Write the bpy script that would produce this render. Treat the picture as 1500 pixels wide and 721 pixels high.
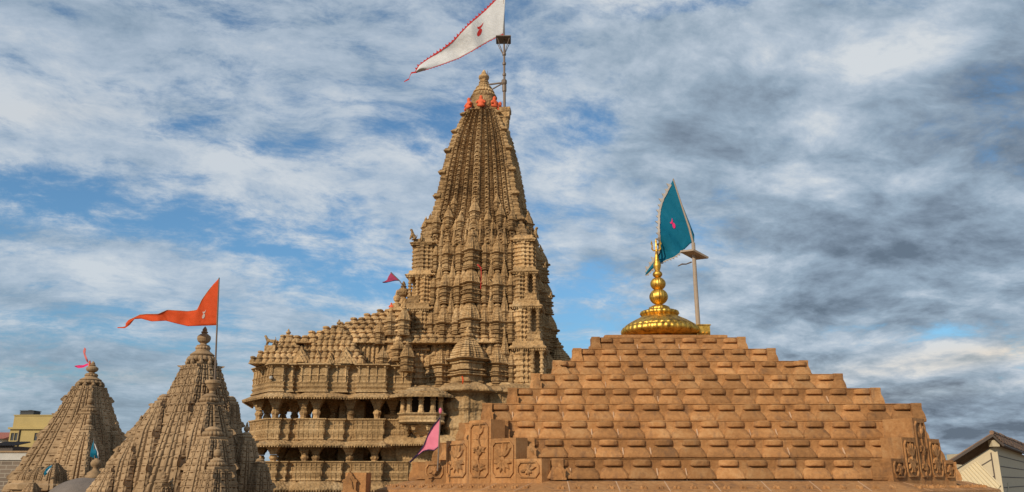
import bpy, bmesh, math, random
import numpy as np
from mathutils import Matrix, Vector
R = math.radians
random.seed(7); rng = np.random.default_rng(7)
for o in list(bpy.data.objects): bpy.data.objects.remove(o)
S = bpy.context.scene
COL = S.collection

# ------------------------------------------------------------------ camera
H = 13.0                                   # eye height: the photographer stands on a roof
PITCH = R(16.0); FPX = 1200.0
cam = bpy.data.cameras.new("camera"); cam.sensor_width = 36; cam.lens = 36*FPX/1500
cam.clip_end = 6000; cam.clip_start = .1
camo = bpy.data.objects.new("camera", cam); COL.objects.link(camo)
camo.location = (0, 0, H); camo.rotation_euler = (R(90)+PITCH, 0, 0)
S.camera = camo
S.view_settings.view_transform = 'Standard'; S.view_settings.look = 'None'
S.view_settings.exposure = 0; S.view_settings.gamma = 1; S.view_settings.use_curve_mapping = False
S.cycles.max_bounces = 4

def ray(px, py):
    a = (px-750)/FPX; b = (360.5-py)/FPX
    return Vector((a, math.cos(PITCH)-b*math.sin(PITCH), math.sin(PITCH)+b*math.cos(PITCH)))
def at(px, py, Y):
    d = ray(px, py); return Vector((d.x*Y/d.y, Y, H+d.z*Y/d.y))
def zat(py, Y): return at(750, py, Y).z
def xat(px, py, Y): return at(px, py, Y).x

# ------------------------------------------------------------------ sun and sky
SUN = Vector((-.52, -.70, .49)).normalized()           # towards the sun
SUN_EL = math.asin(SUN.z); SUN_AZ = math.atan2(SUN.x, SUN.y)
sl = bpy.data.lights.new("sun", 'SUN'); sl.energy = 3.8; sl.angle = R(.6); sl.color = (1, .88, .70)
so = bpy.data.objects.new("sun", sl); COL.objects.link(so); so.location = (-40, -40, 60)
so.rotation_euler = (-SUN).to_track_quat('-Z', 'Y').to_euler()

W = bpy.data.worlds.new("World"); S.world = W; W.use_nodes = True
NT = W.node_tree; NT.nodes.clear()
class G:                                               # small expression helper over shader nodes
    nt = NT
def sock(v):
    return v
def link(v, inp):
    if isinstance(v, bpy.types.NodeSocket): G.nt.links.new(v, inp)
    else: inp.default_value = v
def M(op, a, b=0.0, c=0.0, clamp=False):
    n = G.nt.nodes.new('ShaderNodeMath'); n.operation = op; n.use_clamp = clamp
    link(a, n.inputs[0]); link(b, n.inputs[1]); link(c, n.inputs[2]); return n.outputs[0]
def add(*v):
    r = v[0]
    for x in v[1:]: r = M('ADD', r, x)
    return r
def mul(a, b): return M('MULTIPLY', a, b)
def sub(a, b): return M('SUBTRACT', a, b)
def sstep(lo, hi, v):
    n = G.nt.nodes.new('ShaderNodeMapRange'); n.interpolation_type = 'SMOOTHSTEP'
    link(v, n.inputs[0]); n.inputs[1].default_value = lo; n.inputs[2].default_value = hi; return n.outputs[0]
def comb(x, y, z):
    n = G.nt.nodes.new('ShaderNodeCombineXYZ'); link(x, n.inputs[0]); link(y, n.inputs[1]); link(z, n.inputs[2]); return n.outputs[0]
def sep(v):
    n = G.nt.nodes.new('ShaderNodeSeparateXYZ'); link(v, n.inputs[0]); return n.outputs
def noise(vec, scale, detail=6, rough=.55, dist=0, out=0):
    n = G.nt.nodes.new('ShaderNodeTexNoise'); link(vec, n.inputs['Vector'])
    n.inputs['Scale'].default_value = scale; n.inputs['Detail'].default_value = detail
    n.inputs['Roughness'].default_value = rough; n.inputs['Distortion'].default_value = dist
    return n.outputs[out]
def mix(f, a, b, mode='MIX'):
    n = G.nt.nodes.new('ShaderNodeMix'); n.data_type = 'RGBA'; n.blend_type = mode
    link(f, n.inputs[0])
    for v, i in ((a, 6), (b, 7)):
        if isinstance(v, bpy.types.NodeSocket): G.nt.links.new(v, n.inputs[i])
        else: n.inputs[i].default_value = (*v, 1)
    return n.outputs[2]

def build_sky():
    tc = NT.nodes.new('ShaderNodeTexCoord'); d = tc.outputs['Generated']
    x, y, z = sep(d)
    az = M('ARCTAN2', x, y); el = M('ARCSINE', z)
    def blob(px, py, sx, sy, rot=0):                    # a soft cloud bank at a compass bearing and height
        r = ray(px, py).normalized(); a0 = math.atan2(r.x, r.y); e0 = math.asin(r.z)
        k = math.cos(e0)/FPX
        u = sub(az, a0); v = sub(el, e0); c, s = math.cos(R(rot)), math.sin(R(rot))
        p = mul(add(mul(u, c*math.cos(e0)), mul(v, s)), 1/(sx/FPX)); q = mul(add(mul(u, -s*math.cos(e0)), mul(v, c)), 1/(sy/FPX))
        return M('EXPONENT', mul(add(mul(p, p), mul(q, q)), -1.0))
    def blobs(lst):
        r = 0.0
        for b in lst:
            t = mul(blob(*b[:5]), b[5]); r = t if isinstance(r, float) else add(r, t)
        return r
    # wind-drawn texture, taken from the direction itself (the sky is infinitely far)
    q = M('DIVIDE', 1.0, add(M('MAXIMUM', z, 0.0), .25))                             # flat cloud decks: features shrink and flatten towards the horizon
    flat = comb(mul(x, q), mul(y, q), mul(z, .6))
    wp = noise(flat, 1.0, 4, .55, out=1)
    vs = NT.nodes.new('ShaderNodeVectorMath'); vs.operation = 'MULTIPLY_ADD'
    NT.links.new(wp, vs.inputs[0]); vs.inputs[1].default_value = (.34, .34, .2); NT.links.new(flat, vs.inputs[2])
    wx, wy, wz = sep(vs.outputs[0])
    rx, ry = add(mul(wx, .94), mul(wy, .34)), add(mul(wx, -.34), mul(wy, .94))
    streak = noise(comb(mul(rx, .65), mul(ry, 1.35), wz), 2.1, 10, .64)
    fine = noise(comb(mul(rx, .85), mul(ry, 1.1), wz), 9.5, 8, .70)
    puff = noise(comb(wx, wy, wz), 2.7, 11, .62)
    puff2 = noise(comb(add(wx, -.05), add(wy, -.09), wz), 2.7, 8, .60)       # the same cloud sampled towards the sun
    right = sstep(-80, 280, mul(az, 1200))
    kr = add(.25, mul(right, .60))
    base = add(mul(streak, sub(1.0, kr)), mul(puff, kr))
    dens = add(base, mul(sub(fine, .5), sub(.50, mul(right, .10))))
    bias = blobs([
        (400, 218, 75, 20, 8, -.11), (285, 180, 55, 15, 20, -.14), (500, 305, 90, 26, -15, -.15), (570, 335, 100, 18, 8, -.14), (575, 185, 40, 12, 10, -.10),
        (230, 330, 90, 20, 5, -.12), (65, 262, 90, 24, 10, -.13), (540, 420, 120, 22, 5, -.11), (420, 368, 60, 10, 0, -.10), (150, 290, 120, 20, 5, -.05),
        (690, 150, 60, 26, 15, -.05), (875, 195, 45, 34, 0, -.12), (860, 25, 50, 22, 0, -.06), (1000, 10, 70, 12, 0, -.10), (610, 215, 30, 12, 0, -.10),
        (640, 470, 60, 60, 0, -.08), (860, 430, 60, 40, 0, -.06), (850, 520, 80, 24, 0, -.16), (1180, 488, 150, 8, 0, -.04), (1420, 482, 110, 9, 4, -.08), (1080, 515, 60, 12, 0, -.06),
        (300, 560, 160, 16, 0, -.08), (60, 545, 160, 10, 0, -.04), (100, 20, 30, 14, 0, -.08), (330, 40, 60, 20, 20, -.04),
        (100, 150, 170, 50, 14, .08), (420, 280, 170, 22, -14, .12), (160, 60, 260, 70, 10, .10), (120, 390, 150, 24, 0, .06), (450, 120, 160, 60, 0, .06),
        (640, 300, 70, 60, -20, .08), (1220, 170, 150, 90, 30, .10), (1350, 350, 260, 110, 0, .24), (960, 230, 120, 60, 0, .12), (1100, 60, 300, 70, 0, .12),
        (1050, 420, 160, 50, 0, .10), (1330, 545, 170, 26, 6, .14), (1400, 620, 200, 50, 0, .12), (80, 610, 160, 60, 0, .10)])
    low = sub(1.0, sstep(.02, .22, z))                       # far cloud decks pile up towards the horizon
    cover = sstep(.365, .575, add(dens, bias, mul(low, .10)))
    # brightness of the cloud: lit from the left, grey in thick banks
    dark = blobs([
        (1400, 290, 200, 100, 0, .26), (1330, 420, 230, 50, 5, .30), (1120, 330, 150, 40, -5, .18), (980, 200, 130, 45, 10, .20), (1450, 170, 80, 100, 0, .22),
        (1250, 20, 260, 45, 0, .14), (920, 90, 160, 60, 0, .12), (240, 30, 240, 60, 10, .20), (40, 340, 130, 14, 0, .30), (40, 440, 110, 16, -6, .32), (200, 165, 110, 20, 16, .12), (520, 60, 160, 60, 0, .12),
        (100, 520, 200, 26, 0, .26), (60, 600, 200, 40, 0, .26), (1400, 615, 240, 50, 0, .30), (880, 470, 90, 26, 0, .12), (1060, 430, 110, 24, 0, .14), (1200, 250, 200, 40, 10, .10),
        (1190, 170, 110, 48, 30, -.26), (1270, 105, 80, 30, 28, -.16), (1375, 85, 46, 22, 10, -.22), (1340, 534, 200, 20, 5, -.30), (450, 270, 190, 22, -12, -.16), (60, 165, 110, 20, 14, -.20), (1220, 290, 70, 16, 0, -.24), (830, 270, 60, 70, 0, -.16), (160, 400, 150, 20, 0, -.16), (500, 235, 60, 20, 0, -.2), (1000, 330, 60, 30, 0, -.15)])
    relief = mul(sub(puff2, puff), add(1.2, mul(right, 1.6)))
    lum = add(.22, mul(right, .13), mul(low, .12), mul(dark, .95), mul(sub(fine, .5), add(-1.0, mul(right, .30))), relief, mul(sub(puff, .5), .9))
    K = 10.0                                            # background strength is .1
    ramp = NT.nodes.new('ShaderNodeValToRGB'); link(lum, ramp.inputs[0]); e = ramp.color_ramp.elements
    cols = [(0, (.72, .76, .79)), (.25, (.50, .585, .68)), (.50, (.335, .43, .53)), (.78, (.22, .28, .355)), (1, (.138, .178, .23))]
    e[0].position = 0; e[0].color = (*cols[0][1], 1); e[1].position = 1; e[1].color = (*cols[-1][1], 1)
    for p, c in cols[1:-1]:
        q = e.new(p); q.color = (*c, 1)
    sky = NT.nodes.new('ShaderNodeTexSky'); sky.sky_type = 'NISHITA'; sky.sun_disc = False
    sky.sun_elevation = SUN_EL; sky.sun_rotation = SUN_AZ; sky.air_density = 1.0; sky.dust_density = .6; sky.ozone_density = 2.0
    hzd = sstep(.0, .30, z); kb = add(.62, mul(hzd, .28)); blue = mix(1.0, mix(1.0, sky.outputs[0], (.95, 1.40, 1.52), 'MULTIPLY'), comb(kb, mul(kb, .97), kb), 'MULTIPLY')
    warm = blobs([(1340, 532, 200, 18, 5, .55), (1480, 515, 80, 12, 8, .6), (120, 548, 160, 9, 0, .55), (60, 165, 120, 18, 14, .15), (1300, 580, 200, 12, 3, .35)])
    tinted = mix(M('MINIMUM', warm, 1.0), ramp.outputs[0], mix(1.0, ramp.outputs[0], (1.12, .98, .84), 'MULTIPLY'))
    cl = mix(1.0, tinted, (K, K, K), 'MULTIPLY')
    up = sstep(-.02, .03, z)
    c = mix(mul(mul(cover, add(.84, mul(right, .11), mul(low, .08))), up), blue, cl)
    bg = NT.nodes.new('ShaderNodeBackground'); NT.links.new(c, bg.inputs[0]); bg.inputs[1].default_value = .094
    out = NT.nodes.new('ShaderNodeOutputWorld'); NT.links.new(bg.outputs[0], out.inputs[0])
W.cycles.sampling_method = 'MANUAL'; W.cycles.sample_map_resolution = 512
build_sky()

# ------------------------------------------------------------------ materials
def mat(name):
    m = bpy.data.materials.new(name); m.use_nodes = True; G.nt = m.node_tree
    b = m.node_tree.nodes['Principled BSDF']; return m, b
def ramp(f, stops):
    n = G.nt.nodes.new('ShaderNodeValToRGB'); link(f, n.inputs[0]); e = n.color_ramp.elements
    e[0].position, e[0].color = stops[0][0], (*stops[0][1], 1); e[1].position, e[1].color = stops[-1][0], (*stops[-1][1], 1)
    for p, c in stops[1:-1]: q = e.new(p); q.color = (*c, 1)
    return n.outputs[0]
def bump(h, dist, strength=1.0, prev=None):
    n = G.nt.nodes.new('ShaderNodeBump'); link(h, n.inputs['Height']); n.inputs['Distance'].default_value = dist; n.inputs['Strength'].default_value = strength
    if prev is not None: G.nt.links.new(prev, n.inputs['Normal'])
    return n.outputs[0]
def stone(name, lo, mid, hi, scale=1.0, grain=.01, carve=0.0, carve_scale=1.0, grid=0.0, tint=.25, streaks=.3, rough=.92, soot=(.10, .075, .055)):
    m, b = mat(name)
    pos = G.nt.nodes.new('ShaderNodeNewGeometry').outputs['Position']
    x, y, z = sep(pos)
    n1 = noise(pos, .55*scale, 8, .6); n2 = noise(pos, 6*scale, 6, .65)
    f = add(mul(n1, .6), mul(n2, .4))
    c = ramp(f, [(.30, lo), (.5, mid), (.68, hi)])
    if streaks:                                         # rain streaks of weathered stone
        s = noise(comb(mul(x, 3.0), mul(y, 3.0), mul(z, .25)), 1.0*scale, 5, .6)
        c = mix(mul(sstep(.52, .72, s), streaks), c, soot)
        s2 = noise(pos, 1.7*scale, 7, .7); c = mix(mul(sstep(.56, .70, s2), streaks*.8), c, soot)
    if tint:
        a = G.nt.nodes.new('ShaderNodeAttribute'); a.attribute_name = 'tint'
        k = add(1-tint/2, mul(a.outputs['Fac'], tint)); c = mix(1.0, c, comb(k, mul(k, 1.0), k), 'MULTIPLY')
    link(c, b.inputs['Base Color']); b.inputs['Roughness'].default_value = rough
    b.inputs['Specular IOR Level'].default_value = .25
    nrm = bump(n2, grain*2)
    fn = noise(pos, 45*scale, 3, .6); nrm = bump(fn, grain, 1, nrm)
    if carve:
        v = G.nt.nodes.new('ShaderNodeTexVoronoi'); v.feature = 'F1'; link(pos, v.inputs['Vector']); v.inputs['Scale'].default_value = carve_scale
        nrm = bump(v.outputs['Distance'], -carve, 1, nrm)
    if grid:
        u = add(x, mul(y, .8))
        br = G.nt.nodes.new('ShaderNodeTexBrick'); link(comb(u, z, 0.0), br.inputs['Vector'])
        br.inputs['Scale'].default_value = 1.0; br.inputs['Mortar Size'].default_value = .035; br.inputs['Brick Width'].default_value = .30; br.inputs['Row Height'].default_value = .26
        br.inputs['Mortar Smooth'].default_value = .4; br.offset = 0
        br.inputs['Color1'].default_value = (1, 1, 1, 1); br.inputs['Color2'].default_value = (.7, .7, .7, 1); br.inputs['Mortar'].default_value = (0, 0, 0, 1)
        nrm = bump(br.outputs['Color'], grid, 1, nrm)
    link(nrm, b.inputs['Normal'])
    return m
def plain(name, c, rough=.7, metal=0, var=.15, scale=4, bumpd=.004):
    m, b = mat(name); pos = G.nt.nodes.new('ShaderNodeNewGeometry').outputs['Position']
    n = noise(pos, scale, 6, .65); k = add(1-var, mul(n, 2*var)); cc = mix(1.0, c, comb(k, k, k), 'MULTIPLY')
    link(cc, b.inputs['Base Color']); b.inputs['Roughness'].default_value = rough; b.inputs['Metallic'].default_value = metal
    link(bump(noise(pos, scale*6, 4, .6), bumpd), b.inputs['Normal']); return m
def cloth(name, c, trans=.35):
    m, b = mat(name); pos = G.nt.nodes.new('ShaderNodeNewGeometry').outputs['Position']
    n = noise(pos, 2.5, 5, .6); k = add(.82, mul(n, .36)); cc = mix(1.0, c, comb(k, k, k), 'MULTIPLY')
    link(cc, b.inputs['Base Color']); b.inputs['Roughness'].default_value = .75; b.inputs['Specular IOR Level'].default_value = .2
    t = G.nt.nodes.new('ShaderNodeBsdfTranslucent'); link(cc, t.inputs[0]); ms = G.nt.nodes.new('ShaderNodeMixShader'); ms.inputs[0].default_value = trans
    G.nt.links.new(b.outputs[0], ms.inputs[1]); G.nt.links.new(t.outputs[0], ms.inputs[2])
    G.nt.links.new(ms.outputs[0], G.nt.nodes['Material Output'].inputs[0]); 
    w_ = G.nt.nodes.new('ShaderNodeTexWave'); link(pos, w_.inputs[0]); w_.inputs['Scale'].default_value = 1.6; w_.inputs['Distortion'].default_value = 7; w_.inputs['Detail'].default_value = 3; w_.bands_direction = 'DIAGONAL'
    link(bump(noise(pos, 9, 2, .4), .004, 1, bump(w_.outputs['Fac'], .012)), b.inputs['Normal']); return m
MT = dict(
    temple=stone('temple_sandstone', (.12, .066, .027), (.42, .255, .112), (.63, .435, .23), .8, .014, .08, 4.5, 0, .5, .45),
    wall=stone('temple_wall_sandstone', (.19, .11, .045), (.44, .275, .125), (.64, .44, .23), .8, .012, .03, 6.0, .05, .35, .30),
    shrine=stone('weathered_sandstone', (.16, .10, .05), (.32, .205, .108), (.45, .305, .17), .8, .007, 0, 1, 0, .25, .22),
    red=stone('red_sandstone', (.20, .094, .036), (.405, .190, .068), (.52, .29, .125), 2.2, .012, 0, 1, 0, .48, .50, .92, (.13, .078, .05)),
    mortar=plain('lime_mortar', (.50, .31, .18), .95, 0, .3, 9),
    gold=None, dark=plain('shade_dark_interior', (.07, .05, .035), .95),  # dark: sandstone with the shade of an interior put into its colour
    pole=plain('weathered_pole_metal', (.17, .12, .085), .6, .3), wood=plain('grey_wood', (.33, .25, .18), .85, 0, .25, 8),
    orange=plain('orange_paint', (.66, .10, .025), .7, 0, .25, 6, .02), black=plain('black_plastic', (.018, .018, .02), .5),
    dome=plain('grey_plaster', (.155, .122, .098), .9, 0, .4, 1.8, .02), cream=plain('cream_painted_boards', (.52, .42, .27), .8, 0, .16, 3, .004),
    tin=plain('pale_corrugated_sheet', (.62, .50, .31), .55, 0, .10, 2), tile=stone('clay_roof_tiles', (.12, .07, .045), (.22, .13, .08), (.32, .20, .12), 3, .008, 0, 1, 0, .6, .2),
    darkwood=plain('dark_timber', (.09, .065, .05), .8), yellow=plain('yellow_plaster', (.42, .305, .115), .9, 0, .22, 1.2, .01),
    white=plain('stained_whitewash', (.48, .44, .38), .9, 0, .3, 1.4, .01), red_roof=plain('red_roof', (.32, .10, .06), .85),
    ground=plain('dusty_ground', (.22, .17, .12), .95, 0, .25, .4, .02), glass=plain('dim_window', (.05, .05, .05), .3),
    f_white=cloth('white_cloth', (.66, .64, .62), .25), f_orange=cloth('orange_cloth', (.70, .095, .022)), f_blue=cloth('peacock_blue_cloth', (.005, .15, .24), .25),
    f_pink=cloth('pink_cloth', (.88, .27, .36)), f_red=cloth('red_cloth', (.55, .035, .03), .2), f_purple=cloth('purple_cloth', (.48, .07, .15)), f_cream=cloth('cream_trim', (.62, .55, .48)),
    f_navy=cloth('navy_trim', (.03, .02, .06), .1), f_salmon=cloth('salmon_cloth', (.75, .22, .2)), f_magenta=cloth('magenta_cloth', (.75, .03, .16), .1))
def brickmat():
    m, b = mat('old_brick_wall'); pos = G.nt.nodes.new('ShaderNodeNewGeometry').outputs['Position']; x, y, z = sep(pos)
    br = G.nt.nodes.new('ShaderNodeTexBrick'); link(comb(add(x, y), z, 0.0), br.inputs['Vector']); br.inputs['Scale'].default_value = 1
    br.inputs['Brick Width'].default_value = .7; br.inputs['Row Height'].default_value = .24; br.inputs['Mortar Size'].default_value = .03
    br.inputs['Color1'].default_value = (.17, .12, .085, 1); br.inputs['Color2'].default_value = (.10, .07, .05, 1); br.inputs['Mortar'].default_value = (.30, .25, .19, 1)
    link(mix(mul(noise(pos, 1.2, 6, .7), .5), br.outputs['Color'], (.28, .22, .16)), b.inputs['Base Color']); b.inputs['Roughness'].default_value = .95
    link(bump(br.outputs['Color'], .03), b.inputs['Normal']); return m
MT['brick'] = brickmat()
def goldmat():
    m, b = mat('gilded_metal'); pos = G.nt.nodes.new('ShaderNodeNewGeometry').outputs['Position']
    n = noise(pos, 7, 6, .65); link(ramp(n, [(.32, (.26, .13, .03)), (.48, (.62, .35, .065)), (.62, (.82, .50, .10)), (.8, (.92, .62, .18))]), b.inputs['Base Color'])
    b.inputs['Metallic'].default_value = 1; link(add(.30, mul(noise(pos, 15, 4, .6), .34)), b.inputs['Roughness'])
    link(bump(noise(pos, 30, 4, .6), .006), b.inputs['Normal']); return m
MT['gold'] = goldmat()

# ------------------------------------------------------------------ mesh builder
class MB:
    def __init__(s): s.v = []; s.f = []; s.t = []; s.n = 0; s.tint = None; s.second = set()
    def add(s, vs, fs):
        t = random.random() if s.tint is None else s.tint
        s.v.append(np.asarray(vs, float).reshape(-1, 3)); s.f += [tuple(i+s.n for i in f) for f in fs]; s.t += [t]*len(fs); s.n += len(s.v[-1])
    def join(s, o, second=False):                        # take in another builder's faces, on request in the second material
        k = len(s.f); s.v += o.v; s.f += [tuple(i+s.n for i in f) for f in o.f]; s.t += o.t; s.n += o.n
        if second: s.second |= set(range(k, len(s.f)))
    def rings(s, rings, cap0=True, cap1=True, closed=True):
        n = len(rings[0]); fs = []
        for k in range(len(rings)-1):
            for i in range(n if closed else n-1):
                j = (i+1) % n; fs.append((k*n+i, k*n+j, (k+1)*n+j, (k+1)*n+i))
        if cap0: fs.append(tuple(range(n-1, -1, -1)))
        if cap1: fs.append(tuple((len(rings)-1)*n+i for i in range(n)))
        s.add([p for r in rings for p in r], fs)
    def lathe(s, prof, c=(0, 0, 0), n=16, rf=None, sx=1, sy=1, rot=0, cap0=True, cap1=True):
        th = [rot+2*math.pi*i/n for i in range(n)]
        if rf is None: rf = lambda t, r, z: r
        s.rings([[(c[0]+sx*rf(t-rot, r, z)*math.cos(t), c[1]+sy*rf(t-rot, r, z)*math.sin(t), c[2]+z) for t in th] for r, z in prof], cap0, cap1)
    def box(s, x0, x1, y0, y1, z0, z1):
        p = [(x0, y0), (x1, y0), (x1, y1), (x0, y1)]; s.rings([[(x, y, z) for x, y in p] for z in (z0, z1)])
    def poly(s, poly, levels, cap0=True, cap1=True):    # levels: (z, outward offset)
        s.rings([[(x, y, z) for x, y in offset(poly, o)] for z, o in levels], cap0, cap1)
    def sweep(s, line, prof):                            # open line, outward on the right-hand side; closed profile (off, z)
        offs = {}
        for o, z in prof:
            if o not in offs: offs[o] = offset(line, o, False)
        n = len(prof); s.rings([[(*offs[o][i], z) for o, z in prof] for i in range(len(line))])
    def grid(s, P, cu=False):
        nu, nv = P.shape[:2]; idx = np.arange(nu*nv).reshape(nu, nv)+s.n
        a, b, c, d = idx[:-1, :-1], idx[1:, :-1], idx[1:, 1:], idx[:-1, 1:]
        q = np.stack([a, b, c, d], -1).reshape(-1, 4); s.v.append(P.reshape(-1, 3)); s.n += nu*nv
        s.f += list(map(tuple, q.tolist())); t = random.random() if s.tint is None else s.tint; s.t += [t]*len(q)
    def tube(s, pts, r, n=8):
        pts = [Vector(p) for p in pts]; rr = r if isinstance(r, (list, tuple)) else [r]*len(pts); rings = []
        for i, p in enumerate(pts):
            d = (pts[min(i+1, len(pts)-1)]-pts[max(i-1, 0)]).normalized(); a = d.orthogonal().normalized() if i == 0 else (a0-d*a0.dot(d)).normalized(); a0 = a; b = d.cross(a)
            rings.append([tuple(p+(a*math.cos(2*math.pi*k/n)+b*math.sin(2*math.pi*k/n))*rr[i]) for k in range(n)])
        s.rings(rings)
    def slab(s, pts, nvec, th):                          # flat outline pts (3D) thickened along nvec
        nvec = Vector(nvec).normalized()*th; s.rings([[tuple(p) for p in pts], [tuple(Vector(p)+nvec) for p in pts]])
    def build(s, name, m, parent=None, local=False, smooth=False, label=None, m2=None):
        me = bpy.data.meshes.new(name); v = np.concatenate(s.v)
        if parent is not None and not local:
            iv = np.array(ROOT[parent.name].inverted()); v = v @ iv[:3, :3].T + iv[:3, 3]
        me.from_pydata(v.tolist(), [], s.f); a = me.attributes.new('tint', 'FLOAT', 'FACE'); a.data.foreach_set('value', np.array(s.t, dtype=np.float32))
        bm = bmesh.new(); bm.from_mesh(me); bmesh.ops.recalc_face_normals(bm, faces=bm.faces); bm.to_mesh(me); bm.free()
        me.materials.append(MT[m])
        if m2:
            me.materials.append(MT[m2]); me.polygons.foreach_set('material_index', [1 if i in s.second else 0 for i in range(len(s.f))])
        if smooth: me.polygons.foreach_set('use_smooth', [True]*len(me.polygons))
        o = bpy.data.objects.new(name, me); COL.objects.link(o)
        if parent is not None: o.parent = parent; ROOT[o.name] = ROOT[parent.name]
        if label: o['label'] = label
        return o
ROOT = {}
def offset(poly, d, closed=True):
    n = len(poly); out = []
    if d == 0: return [tuple(p) for p in poly]
    for i in range(n):
        p = Vector(poly[i][:2]); a = Vector(poly[i-1][:2]) if (closed or i > 0) else None; b = Vector(poly[(i+1) % n][:2]) if (closed or i < n-1) else None
        ns = []
        if a is not None: e = (p-a).normalized(); ns.append(Vector((e.y, -e.x)))
        if b is not None: e = (b-p).normalized(); ns.append(Vector((e.y, -e.x)))
        if len(ns) == 1: q = p+ns[0]*d
        else:
            m = ns[0]+ns[1]; l = m.length
            if l < .3: q = p+ns[0]*d
            else:
                m.normalize(); q = p+m*min(d/max(m.dot(ns[0]), .45), 3*abs(d)) if d > 0 else p+m*(d/max(m.dot(ns[0]), .45))
        out.append((q.x, q.y))
    return out
def thing(name, label, cat, loc=(0, 0, 0), rotz=0, group=None):
    o = bpy.data.objects.new(name, None); COL.objects.link(o); o.location = loc; o.rotation_euler = (0, 0, rotz); o.empty_display_size = .3
    ROOT[o.name] = Matrix.Translation(loc) @ Matrix.Rotation(rotz, 4, 'Z'); tag(o, label, cat, group); return o
def tag(o, label, cat, group=None):
    o['label'] = label; o['category'] = cat
    if group: o['group'] = group
    return o
def inst(o, parent, loc, scale=(1, 1, 1), rotz=0, label=None):
    c = o.copy(); COL.objects.link(c); c.parent = parent; c.location = loc; c.scale = scale; c.rotation_euler = (0, 0, rotz)
    if label: c['label'] = label
    return c
def figure(name, pts, edges, m, parent, loc, scale, rotz=0, label=None):   # a carved figure as one skinned surface
    bm = bmesh.new(); sk = bm.verts.layers.skin.verify(); vs = []
    for i, (x, y, z, r) in enumerate(pts):
        v = bm.verts.new((x, y, z)); v[sk].radius = (r, r); v[sk].use_root = i == 0; vs.append(v)
    for a, b in edges: bm.edges.new((vs[a], vs[b]))
    me = bpy.data.meshes.new(name); bm.to_mesh(me); bm.free(); me.materials.append(MT[m])
    o = bpy.data.objects.new(name, me); COL.objects.link(o); o.parent = parent; o.location = loc; o.scale = (scale,)*3; o.rotation_euler = (0, 0, rotz)
    k = o.modifiers.new('skin', 'SKIN'); k.use_smooth_shade = True; o.modifiers.new('sub', 'SUBSURF').levels = 1; o.modifiers['sub'].render_levels = 1
    if label: o['label'] = label
    return o
SITTING_LION = ([(0, 0, .2, .2), (.22, 0, .62, .2), (.28, 0, .92, .13), (.36, 0, 1.15, .18), (.56, 0, 1.08, .1), (.42, .13, .3, .08), (.46, .13, 0, .08), (.42, -.13, .3, .08), (.46, -.13, 0, .08), (.0, .2, .1, .13), (.25, .22, .03, .08), (0, -.2, .1, .13), (.25, -.22, .03, .08), (-.25, 0, .3, .06), (-.3, 0, .65, .05)],
        [(0, 1), (1, 2), (2, 3), (3, 4), (1, 5), (5, 6), (1, 7), (7, 8), (0, 9), (9, 10), (0, 11), (11, 12), (0, 13), (13, 14)])
LION = ([(0, 0, .55, .2), (.45, 0, .62, .22), (.7, 0, .95, .18), (.78, 0, 1.25, .2), (1.02, 0, 1.2, .11), (-.35, 0, .5, .2), (.5, .16, .3, .09), (.62, .16, .0, .08), (.5, -.16, .3, .09), (.62, -.16, 0, .08),
         (-.4, .18, .25, .1), (-.3, .18, 0, .08), (-.4, -.18, .25, .1), (-.3, -.18, 0, .08), (-.6, 0, .75, .06), (-.5, 0, 1.1, .05)],
        [(0, 1), (1, 2), (2, 3), (3, 4), (0, 5), (1, 6), (6, 7), (1, 8), (8, 9), (5, 10), (10, 11), (5, 12), (12, 13), (5, 14), (14, 15)])
SEATED = ([(0, 0, .15, .30), (0, 0, .48, .27), (0, 0, .70, .13), (0, -.02, .92, .20), (.30, -.06, .52, .11), (.36, -.22, .28, .09), (-.30, -.06, .52, .11), (-.36, -.22, .28, .09), (.32, -.2, .08, .15), (-.32, -.2, .08, .15), (0, -.02, 1.12, .09)],
          [(0, 1), (1, 2), (2, 3), (1, 4), (4, 5), (1, 6), (6, 7), (0, 8), (0, 9), (3, 10)])

# ------------------------------------------------------------------ ground
gb = MB(); gb.add([(-3000, -3000, 0), (3000, -3000, 0), (3000, 3000, 0), (-3000, 3000, 0)], [(0, 1, 2, 3)])
g = gb.build('ground', 'ground'); g['kind'] = 'structure'
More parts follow.
